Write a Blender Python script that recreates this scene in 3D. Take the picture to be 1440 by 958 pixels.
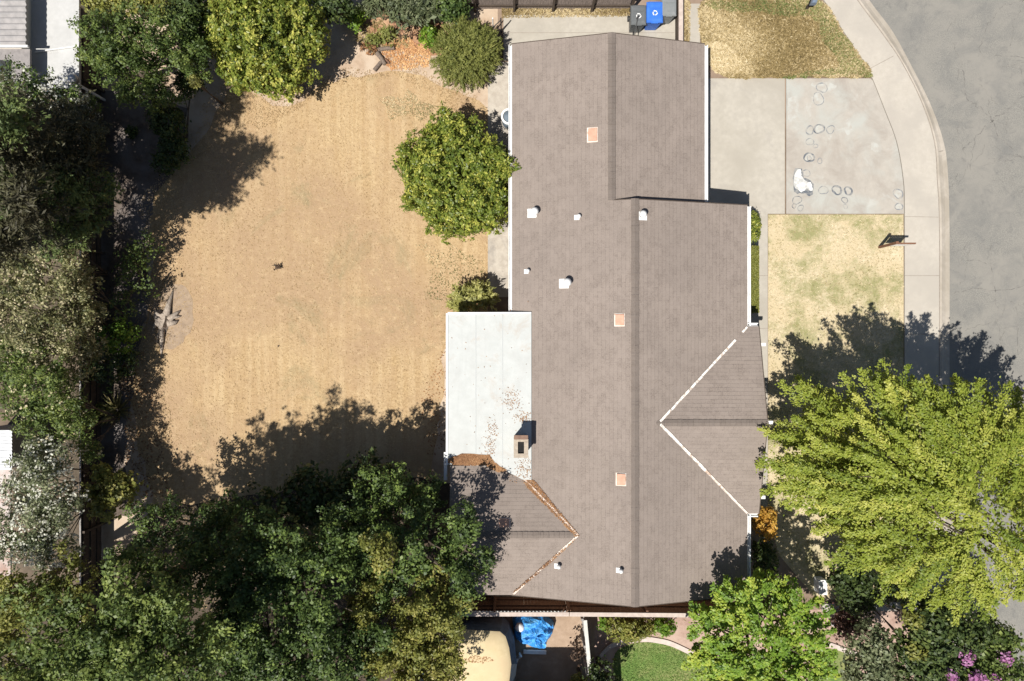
import bpy, math, random
import numpy as np
from mathutils import Vector
R = math.radians
random.seed(7)
scene = bpy.context.scene
for o in list(bpy.data.objects): bpy.data.objects.remove(o)
COL = scene.collection

# ------------------------------------------------------------------ camera, sky, sun, exposure
H = 28.0                       # height of the drone above the ground, metres
F = 952.0                      # focal length in photo pixels (1440 wide)
cam = bpy.data.cameras.new('camera'); camo = bpy.data.objects.new('camera', cam); COL.objects.link(camo)
camo.location = (0, 0, H); camo.rotation_euler = (0, 0, 0)
cam.sensor_width = 36; cam.lens = F/1440*36; cam.clip_start = .1; cam.clip_end = 2000
scene.camera = camo
SX, SY = .33, .40              # shadow displacement per metre of height
el = math.atan2(1, math.hypot(SX, SY)); az = math.atan2(-SX, -SY)
w = bpy.data.worlds.new('World'); scene.world = w; w.use_nodes = True
nt = w.node_tree; bg = nt.nodes['Background']
sky = nt.nodes.new('ShaderNodeTexSky'); sky.sky_type = 'NISHITA'; sky.sun_disc = False
sky.sun_elevation = el; sky.sun_rotation = az
nt.links.new(sky.outputs[0], bg.inputs[0]); bg.inputs[1].default_value = .05
sun = bpy.data.lights.new('sun', 'SUN'); sun.energy = 5.0; sun.angle = R(.5); sun.color = (1, .955, .89)
suno = bpy.data.objects.new('sun', sun); COL.objects.link(suno)
suno.rotation_euler = Vector((-SX, -SY, 1)).to_track_quat('Z', 'Y').to_euler(); suno.location = (-15, -18, 45)
vs = scene.view_settings
vs.view_transform = 'Standard'; vs.look = 'None'; vs.gamma = 1; vs.use_curve_mapping = False; vs.exposure = .45
scene.cycles.max_bounces = 6; scene.cycles.diffuse_bounces = 3; scene.cycles.transmission_bounces = 3

# ------------------------------------------------------------------ helpers
def P(px, py, z=0.0):
    k = (H-z)/F
    return ((px-720)*k, (479-py)*k, z)
def XY(px, py, z=0.0): return P(px, py, z)[:2]
ORG = {}
def origin(o): return ORG.get(o.name, Vector((0, 0, 0))) if o else Vector((0, 0, 0))
def tag(o, label=None, cat=None, group=None, kind=None):
    if label: o['label'] = label
    if cat: o['category'] = cat
    if group: o['group'] = group
    if kind: o['kind'] = kind
    return o
def thing(name, label, cat, loc, group=None):
    o = bpy.data.objects.new(name, None); COL.objects.link(o); o.location = loc; o.empty_display_size = .2
    ORG[o.name] = Vector(loc)
    return tag(o, label, cat, group)

class MB:
    def __init__(s): s.v = []; s.f = []; s.uv = []; s.mi = []; s.m = 0
    def face(s, pts, uvs=None):
        b = len(s.v); s.v += [tuple(p) for p in pts]; s.f.append(tuple(range(b, b+len(pts))))
        s.uv.append(uvs or [(p[0], p[1]) for p in pts]); s.mi.append(s.m)
    def prism(s, poly, z0, z1, zf=None, uvf=None, drop=None):
        """poly in xy; top at z1 (or zf(x,y)); bottom at z0 (or top-drop)"""
        top = [(x, y, zf(x, y) if zf else z1) for x, y in poly]
        bot = [(x, y, (t[2]-drop) if drop else z0) for (x, y), t in zip(poly, top)]
        area = sum(poly[i-1][0]*poly[i][1]-poly[i][0]*poly[i-1][1] for i in range(len(poly)))
        if area < 0: top.reverse(); bot.reverse()
        s.face(top, [uvf(p) for p in top] if uvf else None); s.face(bot[::-1])
        n = len(top)
        for i in range(n):
            j = (i+1) % n
            s.face([bot[i], bot[j], top[j], top[i]])
    def box(s, x0, x1, y0, y1, z0, z1): s.prism([(x0, y0), (x1, y0), (x1, y1), (x0, y1)], z0, z1)
    def bar(s, a, b, wd, ht, up=(0, 0, 1)):
        a = Vector(a); b = Vector(b); d = (b-a).normalized(); up = Vector(up)
        if abs(d.dot(up)) > .95: up = Vector((0, 1, 0))
        sd = d.cross(up).normalized()*wd/2; u = sd.cross(d).normalized()*ht/2
        q = [a-sd-u, a+sd-u, a+sd+u, a-sd+u]; r = [b-sd-u, b+sd-u, b+sd+u, b-sd+u]
        s.face(q[::-1]); s.face(r)
        for i in range(4):
            j = (i+1) % 4; s.face([q[i], q[j], r[j], r[i]])
    def tube(s, pts, rad, n=8, cap=True):
        pts = [Vector(p) for p in pts]; rings = []
        for i, p in enumerate(pts):
            d = (pts[min(i+1, len(pts)-1)]-pts[max(i-1, 0)]).normalized()
            u = Vector((0, 0, 1)) if abs(d.z) < .9 else Vector((1, 0, 0))
            a = d.cross(u).normalized(); b = a.cross(d)
            rings.append([p+(a*math.cos(2*math.pi*k/n)+b*math.sin(2*math.pi*k/n))*rad[i] for k in range(n)])
        for r0, r1 in zip(rings, rings[1:]):
            for k in range(n):
                s.face([r0[k], r0[(k+1) % n], r1[(k+1) % n], r1[k]])
        if cap: s.face(rings[0][::-1]); s.face(rings[-1])
    def lathe(s, c, prof, n=20):
        rings = [[(c[0]+r*math.cos(2*math.pi*k/n), c[1]+r*math.sin(2*math.pi*k/n), c[2]+z) for k in range(n)] for r, z in prof]
        for r0, r1 in zip(rings, rings[1:]):
            for k in range(n): s.face([r0[k], r0[(k+1) % n], r1[(k+1) % n], r1[k]])
        s.face(rings[0][::-1]); s.face(rings[-1])
    def build(s, name, mats, parent=None, weld=False, smooth=False):
        me = bpy.data.meshes.new(name); og = origin(parent)
        me.from_pydata([Vector(p)-og for p in s.v], [], s.f)
        uvl = me.uv_layers.new(name='UVMap'); i = 0
        for u in s.uv:
            for q in u: uvl.data[i].uv = q; i += 1
        if not isinstance(mats, (list, tuple)): mats = [mats]
        for m in mats: me.materials.append(m)
        me.polygons.foreach_set('material_index', s.mi)
        if smooth: me.polygons.foreach_set('use_smooth', [True]*len(s.f))
        if weld or smooth:
            import bmesh
            bm = bmesh.new(); bm.from_mesh(me); bmesh.ops.remove_doubles(bm, verts=bm.verts, dist=.0005); bmesh.ops.recalc_face_normals(bm, faces=bm.faces)
            bm.to_mesh(me); bm.free()
        me.update()
        o = bpy.data.objects.new(name, me); COL.objects.link(o)
        if parent: o.parent = parent; ORG[o.name] = og
        return o
def one(name, mb, mats, label, cat, group=None, **k):
    return tag(mb.build(name, mats, **k), label, cat, group)

# ------------------------------------------------------------------ materials
def newmat(name):
    m = bpy.data.materials.new(name); m.use_nodes = True
    return m, m.node_tree, m.node_tree.nodes['Principled BSDF']
def nd(t, typ, **k):
    n = t.nodes.new(typ)
    for a, b in k.items(): setattr(n, a, b)
    return n
def mixc(t, fac, a, b, mode='MIX'):
    n = nd(t, 'ShaderNodeMix', data_type='RGBA', blend_type=mode)
    for i, x in ((0, fac), (6, a), (7, b)):
        if isinstance(x, (tuple, list)): n.inputs[i].default_value = (*x[:3], 1)
        elif isinstance(x, (int, float)): n.inputs[i].default_value = x
        else: t.links.new(x, n.inputs[i])
    return n.outputs[2]
def noise(t, co, scale, detail=4, rough=.6, dist=0):
    n = nd(t, 'ShaderNodeTexNoise'); n.inputs['Scale'].default_value = scale; n.inputs['Detail'].default_value = detail
    n.inputs['Roughness'].default_value = rough; n.inputs['Distortion'].default_value = dist
    t.links.new(co, n.inputs['Vector']); return n.outputs[0]
def ramp(t, x, stops):
    r = nd(t, 'ShaderNodeValToRGB'); e = r.color_ramp.elements
    while len(e) < len(stops): e.new(.5)
    for q, (p, c) in zip(e, stops):
        q.position = p; q.color = (*(c if isinstance(c, (tuple, list)) else (c, c, c)), 1)
    t.links.new(x, r.inputs[0]); return r.outputs[0]
def coords(t, kind='Object', scale=None):
    c = nd(t, 'ShaderNodeTexCoord').outputs[kind]
    if scale:
        mp = nd(t, 'ShaderNodeMapping'); mp.inputs['Scale'].default_value = scale
        t.links.new(c, mp.inputs[0]); c = mp.outputs[0]
    return c
def bump(t, b, h, strength, dist=.02):
    n = nd(t, 'ShaderNodeBump'); n.inputs['Strength'].default_value = strength; n.inputs['Distance'].default_value = dist
    t.links.new(h, n.inputs['Height']); t.links.new(n.outputs[0], b.inputs['Normal'])
def surf(name, c1, c2, fine=8, coarse=None, cs=.4, rough=.85, bmp=0, bd=.02, spec=.25, lo=.35, hi=.65, metal=0, stretch=None, clo=.42, chi=.62, extra=None):
    m, t, b = newmat(name); co = coords(t, 'Object', stretch)
    n1 = noise(t, co, fine, 5, .65)
    c = mixc(t, ramp(t, n1, [(lo, 0), (hi, 1)]), c1, c2)
    if coarse:
        c = mixc(t, ramp(t, noise(t, coords(t), cs, 5, .6, .4), [(clo, 0), (chi, 1)]), c, coarse)
    if extra: c = extra(t, c)
    t.links.new(c, b.inputs['Base Color']); b.inputs['Roughness'].default_value = rough
    b.inputs['Specular IOR Level'].default_value = spec; b.inputs['Metallic'].default_value = metal
    if bmp: bump(t, b, n1, bmp, bd)
    return m

def lawn_extra(green, gs, glo, ghi, speck=(.13, .09, .05), sscale=9, slo=.62, shi=.72):
    def f(t, c):
        g = ramp(t, noise(t, coords(t), gs, 7, .75, .2), [(glo, 0), (ghi, 1)])
        c = mixc(t, g, c, green)
        s = ramp(t, noise(t, coords(t), sscale, 3, .6), [(slo, 0), (shi, .75)])
        return mixc(t, s, c, speck)
    return f
def stripes(t, c):       # mower tracks, running up and down the yard
    g = ramp(t, noise(t, coords(t, 'Object', (3.2, .12, 1)), 1.0, 3, .6), [(.40, 0), (.62, .40)])
    c = mixc(t, g, c, (.56, .44, .27))
    g = ramp(t, noise(t, coords(t), .17, 5, .65, .5), [(.44, 0), (.60, .9)])
    c = mixc(t, g, c, (.33, .225, .135))
    g = ramp(t, noise(t, coords(t), 1.3, 6, .75, .8), [(.46, 0), (.62, .5)])
    c = mixc(t, g, c, (.37, .26, .15))
    g = ramp(t, noise(t, coords(t), .28, 6, .75, .8), [(.56, 0), (.68, .65)])
    c = mixc(t, g, c, (.22, .185, .10))
    s = ramp(t, noise(t, coords(t), 5, 8, .85), [(.50, 0), (.66, .55)])
    c = mixc(t, s, c, (.27, .18, .09))
    s = ramp(t, noise(t, coords(t), 3.4, 8, .85, .3), [(.52, 0), (.66, .5)])
    return mixc(t, s, c, (.55, .42, .25))
MT = {}
MT['soil'] = surf('soil', (.20, .148, .105), (.14, .10, .07), 5, (.27, .20, .15), .5, bmp=.4, bd=.03)
MT['lawn'] = surf('dry_lawn', (.45, .325, .175), (.30, .20, .10), 11, (.38, .26, .14), .35, bmp=.6, bd=.04, extra=stripes)
MT['pinksoil'] = surf('bare_soil', (.42, .315, .225), (.34, .25, .175), 6, (.46, .37, .28), .9, bmp=.3)
MT['redsoil'] = surf('mulch_soil', (.36, .19, .11), (.24, .12, .07), 9, (.42, .27, .16), 1.2, bmp=.5)
MT['shadesoil'] = surf('shade_dark_soil', (.13, .10, .08), (.085, .065, .05), 6, (.17, .15, .14), .7, bmp=.5)
MT['flawn'] = surf('front_lawn', (.56, .48, .33), (.42, .345, .215), 12, (.48, .395, .25), .6, bmp=.6, bd=.04,
                   extra=lawn_extra((.25, .24, .11), .7, .46, .62, (.24, .19, .09), 7, .56, .74))
MT['tlawn'] = surf('straw_lawn', (.27, .21, .095), (.18, .14, .06), 9, (.22, .19, .07), .9, bmp=.8, bd=.06)
MT['green'] = surf('green_lawn', (.125, .20, .045), (.075, .14, .03), 9, (.20, .21, .08), .9, bmp=.5, bd=.03)
def stain(col, sc, lo, hi, amt):
    def f(t, c): return mixc(t, ramp(t, noise(t, coords(t), sc, 6, .7, .7), [(lo, 0), (hi, amt)]), c, col)
    return f
MT['conc'] = surf('concrete', (.41, .38, .325), (.36, .333, .285), 5, (.335, .308, .26), .5, extra=stain((.27, .25, .23), .9, .56, .72, .4))
MT['apron'] = surf('driveway_slab', (.385, .355, .31), (.345, .318, .278), 4, (.375, .375, .34), .5, clo=.46, chi=.62, extra=lambda t, c: stain((.285, .25, .215), .7, .46, .66, .7)(t, stain((.43, .43, .395), 1.1, .58, .70, .6)(t, c)))
MT['path'] = surf('stained_path', (.44, .40, .34), (.35, .31, .26), 4, (.22, .20, .18), .8, clo=.5, chi=.66)
MT['walk'] = surf('pavement_concrete', (.435, .40, .345), (.395, .362, .31), 6, (.37, .34, .295), .6, extra=stain((.30, .275, .25), 1.3, .6, .75, .4))
MT['road'] = surf('asphalt', (.265, .252, .222), (.145, .142, .13), 26, (.23, .218, .193), .6, extra=lambda t, c: stain((.10, .10, .10), 2.2, .55, .75, .5)(t, stain((.14, .14, .134), .8, .45, .70, .6)(t, stain((.26, .24, .21), 1.6, .60, .78, .3)(t, c))), lo=.3, hi=.7, bmp=.3, bd=.01)
MT['tar'] = surf('crack', (.125, .12, .11), (.215, .205, .185), 4, lo=.42, hi=.55)
MT['joint'] = surf('joint', (.22, .19, .16), (.30, .26, .22), 5)
MT['wash'] = surf('wash_mark', (.185, .195, .205), (.33, .315, .285), 5, lo=.42, hi=.58)
MT['wash2'] = surf('dark_wash_mark', (.09, .105, .125), (.27, .265, .25), 5, lo=.4, hi=.6)
MT['paint'] = surf('white_paint', (.78, .78, .76), (.62, .615, .60), 3, rough=.5, extra=stain((.45, .42, .38), 2.5, .62, .78, .5))
MT['spill'] = surf('paint_spill', (.66, .66, .63), (.40, .40, .38), 5, lo=.42, hi=.60)
MT['edging'] = surf('edging', (.55, .47, .42), (.44, .37, .33), 5)
MT['wood'] = surf('fence_wood', (.26, .215, .19), (.15, .125, .11), 4, stretch=(6, 6, 1), bmp=.3)
MT['redwood'] = surf('brown_wood', (.22, .115, .07), (.13, .065, .04), 4, stretch=(6, 6, 1))
MT['capwood'] = surf('cap_wood', (.50, .43, .38), (.40, .33, .29), 6)
MT['greywood'] = surf('grey_wood', (.34, .32, .30), (.23, .215, .20), 5)
MT['dkwood'] = surf('dark_wood', (.09, .07, .055), (.06, .045, .035), 4, stretch=(5, 5, 1))
MT['bark'] = surf('bark', (.13, .10, .075), (.07, .055, .04), 7, bmp=.6)
MT['stump'] = surf('weathered_wood', (.40, .34, .28), (.22, .18, .145), 9, stretch=(1, 1, 3), bmp=.8)
MT['log'] = surf('log_bark', (.12, .095, .08), (.20, .155, .12), 12, bmp=.5)
MT['log_red'] = surf('reddish_bark', (.22, .12, .075), (.13, .075, .05), 12, bmp=.5)
MT['stucco'] = surf('stucco', (.55, .50, .43), (.50, .45, .39), 12)
MT['steel'] = surf('galvanised', (.55, .55, .55), (.42, .42, .42), 4, rough=.4, metal=.6)
MT['pinkvent'] = surf('faded_vent', (.58, .345, .25), (.46, .27, .19), 5)
MT['blackm'] = surf('dark_metal', (.03, .03, .032), (.045, .045, .045), 8, rough=.5)
MT['brick'] = surf('chimney_masonry', (.34, .29, .23), (.22, .18, .145), 14, bmp=.4)
MT['flue_black'] = surf('flue_black', (.012, .012, .012), (.02, .018, .016), 8)
MT['binG'] = surf('grey_plastic', (.10, .108, .11), (.125, .132, .135), 5, rough=.55, spec=.35)
MT['binB'] = surf('blue_plastic', (.03, .13, .52), (.045, .17, .58), 4, rough=.5, spec=.35)
MT['tan'] = surf('tan_canvas', (.60, .49, .30), (.53, .425, .25), 3, (.56, .44, .27), 1.2, rough=.8)
MT['bluegrey'] = surf('blue_grey_side', (.16, .20, .24), (.11, .14, .17), 4)
MT['dark_gap'] = MT['flue_black']
MT['rust'] = surf('rusty_flashing', (.66, .60, .54), (.34, .21, .13), 4, (.62, .52, .44), 2.5, lo=.52, hi=.62)
MT['whitefl'] = surf('white_flashing', (.72, .69, .64), (.36, .26, .19), 5, lo=.52, hi=.66)
MT['glass'] = surf('window_glass', (.05, .06, .07), (.06, .07, .08), 2, rough=.08, spec=.8)
MT['corr'] = surf('white_metal_sheet', (.62, .63, .64), (.48, .49, .50), 3, rough=.45)
MT['greyroof'] = surf('grey_roofing', (.20, .185, .18), (.27, .25, .24), 7)
MT['redpatio'] = surf('reddish_paving', (.40, .27, .22), (.30, .21, .17), 4, (.50, .45, .42), 1.2)

def patio_extra(t, c):
    g = ramp(t, noise(t, coords(t), 1.1, 6, .7, .4), [(.5, 0), (.75, .35)])
    c = mixc(t, g, c, (.355, .345, .325))
    g = ramp(t, noise(t, coords(t), .9, 8, .75, .6), [(.56, 0), (.72, .5)])
    c = mixc(t, g, c, (.36, .28, .21))
    g = ramp(t, noise(t, coords(t, 'Object', (5, .5, 1)), 1.3, 3, .6), [(.55, 0), (.7, .25)])
    return mixc(t, g, c, (.37, .38, .37))
MT['patio'] = surf('white_roll_roofing', (.455, .47, .455), (.415, .43, .415), 3, rough=.7, extra=patio_extra)

def tarp():
    m, t, b = newmat('blue_tarp'); co = coords(t)
    n = noise(t, co, 3.5, 6, .7, 1.2)
    c = ramp(t, n, [(.35, (.02, .17, .50)), (.52, (.05, .30, .70)), (.66, (.16, .46, .80))])
    t.links.new(c, b.inputs['Base Color']); b.inputs['Roughness'].default_value = .38; bump(t, b, n, .9, .08); return m
MT['tarp'] = tarp()

def shingles(name, tone=1.0):
    m, t, b = newmat(name); uv = coords(t, 'UV')
    bk = nd(t, 'ShaderNodeTexBrick'); bk.offset = .5; bk.squash = 1
    bk.inputs['Scale'].default_value = 1; bk.inputs['Brick Width'].default_value = .32; bk.inputs['Row Height'].default_value = .145
    bk.inputs['Mortar Size'].default_value = .009; bk.inputs['Mortar Smooth'].default_value = .4; bk.inputs['Bias'].default_value = 0
    A = (.222*tone, .184*tone, .157*tone); B = (.176*tone, .144*tone, .123*tone)
    bk.inputs['Color1'].default_value = (*A, 1); bk.inputs['Color2'].default_value = (*B, 1)
    bk.inputs['Mortar'].default_value = (.135*tone, .112*tone, .10*tone, 1)
    t.links.new(uv, bk.inputs['Vector'])
    n = noise(t, coords(t), 26, 3, .7)
    c = mixc(t, ramp(t, n, [(.38, 0), (.62, .7)]), bk.outputs[0], (.275*tone, .232*tone, .202*tone))
    # soft blotches, slightly stretched along the courses
    n2 = noise(t, coords(t), 2.6, 5, .65, .3)
    c = mixc(t, ramp(t, n2, [(.42, 0), (.58, .5)]), c, (.268*tone, .225*tone, .196*tone))
    n3 = noise(t, coords(t), .35, 4, .6, .5)
    c = mixc(t, ramp(t, n3, [(.40, 0), (.65, .3)]), c, (.175*tone, .148*tone, .13*tone))
    t.links.new(c, b.inputs['Base Color']); b.inputs['Roughness'].default_value = .92; b.inputs['Specular IOR Level'].default_value = .15
    # saw-tooth course profile: each course steps up at its lower edge
    sep = nd(t, 'ShaderNodeSeparateXYZ'); t.links.new(uv, sep.inputs[0])
    d = nd(t, 'ShaderNodeMath', operation='DIVIDE'); d.inputs[1].default_value = .145; t.links.new(sep.outputs[1], d.inputs[0])
    fr = nd(t, 'ShaderNodeMath', operation='FRACT'); t.links.new(d.outputs[0], fr.inputs[0])
    sb = nd(t, 'ShaderNodeMath', operation='SUBTRACT'); sb.inputs[0].default_value = 1; t.links.new(fr.outputs[0], sb.inputs[1])
    bump(t, b, sb.outputs[0], .55, .010)
    return m
MT['shingle'] = shingles('asphalt_shingles'); MT['cap'] = shingles('ridge_shingles', .72)

def leafmat(name, dark, mid, light, rough=.5, trans=.22, spec=.3):
    m, t, b = newmat(name)
    at = nd(t, 'ShaderNodeAttribute', attribute_name='tint')
    c = ramp(t, at.outputs['Fac'], [(.12, dark), (.5, mid), (.9, light)])
    t.links.new(c, b.inputs['Base Color']); b.inputs['Roughness'].default_value = rough; b.inputs['Specular IOR Level'].default_value = spec
    tr = nd(t, 'ShaderNodeBsdfTranslucent'); t.links.new(mixc(t, .5, c, tuple(min(1, x*1.5) for x in light)), tr.inputs[0])
    mx = nd(t, 'ShaderNodeMixShader'); mx.inputs[0].default_value = trans
    t.links.new(b.outputs[0], mx.inputs[1]); t.links.new(tr.outputs[0], mx.inputs[2])
    t.links.new(mx.outputs[0], t.nodes['Material Output'].inputs[0]); return m
LF = {
 'citrus': leafmat('citrus_leaf', (.07, .11, .02), (.17, .215, .034), (.50, .48, .10), .4, .25),
 'citrus2': leafmat('citrus_leaf_deep', (.07, .11, .02), (.17, .21, .034), (.50, .48, .11), .4, .25),
 'fine': leafmat('olive_leaf', (.10, .12, .03), (.18, .195, .048), (.29, .29, .085), .6),
 'front': leafmat('yellow_green_leaf', (.10, .15, .02), (.235, .285, .038), (.46, .46, .10), .5, .3),
 'maple': leafmat('fresh_green_leaf', (.08, .16, .02), (.18, .29, .035), (.42, .46, .07), .45, .3),
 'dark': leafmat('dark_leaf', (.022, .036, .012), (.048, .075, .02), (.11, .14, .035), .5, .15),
 'deep': leafmat('deep_leaf', (.028, .05, .014), (.066, .105, .026), (.17, .23, .052), .5, .15),
 'olive': leafmat('olive_crown_leaf', (.045, .075, .019), (.10, .142, .034), (.23, .275, .068), .5, .2),
 'gold': leafmat('gold_green_leaf', (.09, .11, .025), (.20, .21, .045), (.38, .34, .10), .5, .25),
 'grey': leafmat('grey_green_leaf', (.06, .08, .04), (.14, .165, .08), (.30, .31, .18), .5, .2),
 'oleander': leafmat('oleander_leaf', (.06, .075, .03), (.16, .165, .065), (.48, .44, .25), .45, .2),
 'pine': leafmat('pine_needle', (.045, .04, .024), (.07, .066, .034), (.105, .105, .045), .6, .12),
 'pinetip': leafmat('pine_tip', (.06, .09, .03), (.11, .15, .045), (.20, .24, .08), .6, .15),
 'orange': leafmat('orange_leaf', (.32, .16, .03), (.50, .28, .05), (.60, .42, .09), .5, .3),
 'purple': leafmat('purple_leaf', (.06, .03, .025), (.13, .065, .05), (.20, .13, .09), .5, .2),
 'white': leafmat('white_petal', (.42, .42, .33), (.60, .60, .50), (.80, .80, .70), .6, .3),
 'cream': leafmat('cream_petal', (.40, .34, .20), (.55, .48, .30), (.70, .64, .45), .6, .3),
 'pink': leafmat('pink_petal', (.26, .09, .21), (.42, .17, .35), (.55, .32, .48), .6, .3),
 'brownleaf': leafmat('dead_leaf', (.14, .07, .035), (.26, .13, .06), (.40, .24, .12), .8, .1),
 'dkbrown': leafmat('dark_dead_leaf', (.05, .035, .025), (.10, .065, .045), (.17, .11, .07), .8, .1),
 'chips': leafmat('wood_chip', (.34, .16, .07), (.52, .29, .13), (.66, .44, .22), .8, .05),
 'straw': leafmat('straw', (.17, .125, .05), (.33, .25, .115), (.60, .50, .31), .8, .2),
 'strawg': leafmat('green_straw', (.13, .14, .05), (.38, .31, .17), (.64, .54, .34), .8, .2),
 'strawd': leafmat('brown_straw', (.32, .22, .115), (.40, .285, .15), (.55, .42, .245), .8, .2),
 'pale': leafmat('pale_straw', (.30, .23, .11), (.47, .375, .205), (.66, .56, .37), .8, .2),
 'strawf': leafmat('front_straw', (.30, .26, .13), (.50, .42, .26), (.66, .58, .40), .8, .2),
 'grassd': leafmat('mixed_grass', (.08, .11, .03), (.17, .19, .06), (.36, .33, .15), .7, .2),
 'grassg': leafmat('green_grass', (.07, .13, .025), (.12, .20, .04), (.20, .28, .07), .7, .2),
 'varieg': leafmat('variegated_leaf', (.12, .13, .04), (.32, .32, .09), (.62, .58, .28), .5, .25),
 'spike': leafmat('strap_leaf', (.07, .08, .03), (.16, .15, .06), (.34, .28, .13), .5, .15),
}

# ------------------------------------------------------------------ foliage
RNG = np.random.default_rng(11)
def norm(a): return a/np.maximum(np.linalg.norm(a, axis=1, keepdims=True), 1e-9)
def leaves(name, c, ax, nr, L, W, tint, mat, parent=None, og=None):
    """rhombic leaf blades: centres c, long axis ax, face normal nr"""
    n = len(c); ax = norm(ax); bx = norm(np.cross(nr, ax)); ax = ax*np.asarray(L).reshape(-1, 1)*.5; bx = bx*np.asarray(W).reshape(-1, 1)*.5
    v = np.empty((n, 4, 3)); v[:, 0] = c-ax; v[:, 1] = c+bx-ax*.1; v[:, 2] = c+ax; v[:, 3] = c-bx-ax*.1
    g = origin(parent); v -= np.array([g.x, g.y, g.z])
    me = bpy.data.meshes.new(name)
    me.vertices.add(4*n); me.vertices.foreach_set('co', v.ravel())
    me.loops.add(4*n); me.loops.foreach_set('vertex_index', np.arange(4*n, dtype=np.int32))
    me.polygons.add(n); me.polygons.foreach_set('loop_start', np.arange(0, 4*n, 4, dtype=np.int32))
    at = me.attributes.new('tint', 'FLOAT', 'POINT'); at.data.foreach_set('value', np.repeat(np.clip(tint, 0, 1), 4).astype(np.float32))
    me.materials.append(mat); me.update(calc_edges=True)
    o = bpy.data.objects.new(name, me); COL.objects.link(o)
    if parent: o.parent = parent
    return o
def LOBE(px, py, z, rpx, rz=None, ry=None):
    x, y, _ = P(px, py, z); k = (H-z)/F
    return (x, y, z, rpx*k, (ry or rpx)*k, rz if rz else rpx*k*.75)
def branchy(lobes, r0=.5, step=.9, reach=1.15, up=.1, n_=3, cs=.74, hor=0.):
    """break smooth lobes up: a smaller core plus tapering branch ends that stick out of it"""
    out = []; rn = random.Random(int(abs(lobes[0][0]*100+lobes[0][1]*10)))
    for (x, y, z, rx, ry, rz) in lobes:
        out.append((x, y, z-.1*rz, rx*cs, ry*cs, rz*(cs+.06), rn.uniform(-.06, .06)))
        N = max(5, int(2.6*rx*ry/(step*step)*2))
        for k in range(N):      # spread over the upper half
            u = rn.uniform(-.05, .98)*(1-hor*rn.random()); a = rn.uniform(0, 6.283); q = math.sqrt(max(0, 1-u*u)); d = (q*math.cos(a), q*math.sin(a), u)
            rr = r0*rn.uniform(.6, 1.25); tt = rn.uniform(-.16, .16); far = reach*rn.uniform(.85, 1.08)
            for j in range(n_):
                f = .70+(far-.70)*j/max(1, n_-1); s = rr*(1-.55*j/max(1, n_-1))
                out.append((x+d[0]*rx*f, y+d[1]*ry*f, z+d[2]*rz*f+up*j, s, s, s*.8, tt))
    return out
def clumps(lobes, dens, lump=.16, shell=(.62, 1.0), zmin=-.25):
    """clump centres over the lobes' shells; returns centres and outward directions"""
    C = []; D = []; T = []
    for i, lb in enumerate(lobes):
        x, y, z, rx, ry, rz = lb[:6]
        n = max(3, int(dens*(rx*ry+rx*rz+ry*rz)*2.1))
        d = norm(RNG.normal(size=(n*2, 3))); d = d[d[:, 2] > zmin][:n]
        ph = RNG.uniform(0, 6.28, 4); th = np.arctan2(d[:, 1], d[:, 0])
        k = 1+lump*(np.sin(3*th+ph[0])*.4+np.sin(5*th+ph[1]+3*d[:, 2])*.5+np.sin(8*th+ph[2]-4*d[:, 2])*.4)
        rr = shell[0]+(shell[1]-shell[0])*np.sqrt(RNG.uniform(0, 1, len(d)))
        p = d*(k*rr)[:, None]*np.array([rx, ry, rz])+np.array([x, y, z])
        C.append(p); D.append(norm(d*np.array([ry*rz, rx*rz, rx*ry]))); T.append(np.full(len(d), lb[6] if len(lb) > 6 else 0.))
    C = np.vstack(C); D = np.vstack(D); T = np.concatenate(T); ok = C[:, 2] > .12
    # drop clumps buried deep in another lobe
    for lb in lobes:
        x, y, z, rx, ry, rz = lb[:6]
        q = ((C-np.array([x, y, z]))/np.array([rx, ry, rz])); q = (q**2).sum(1)
        ok &= ~((q < .06))
    return C[ok], D[ok], T[ok]
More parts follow.
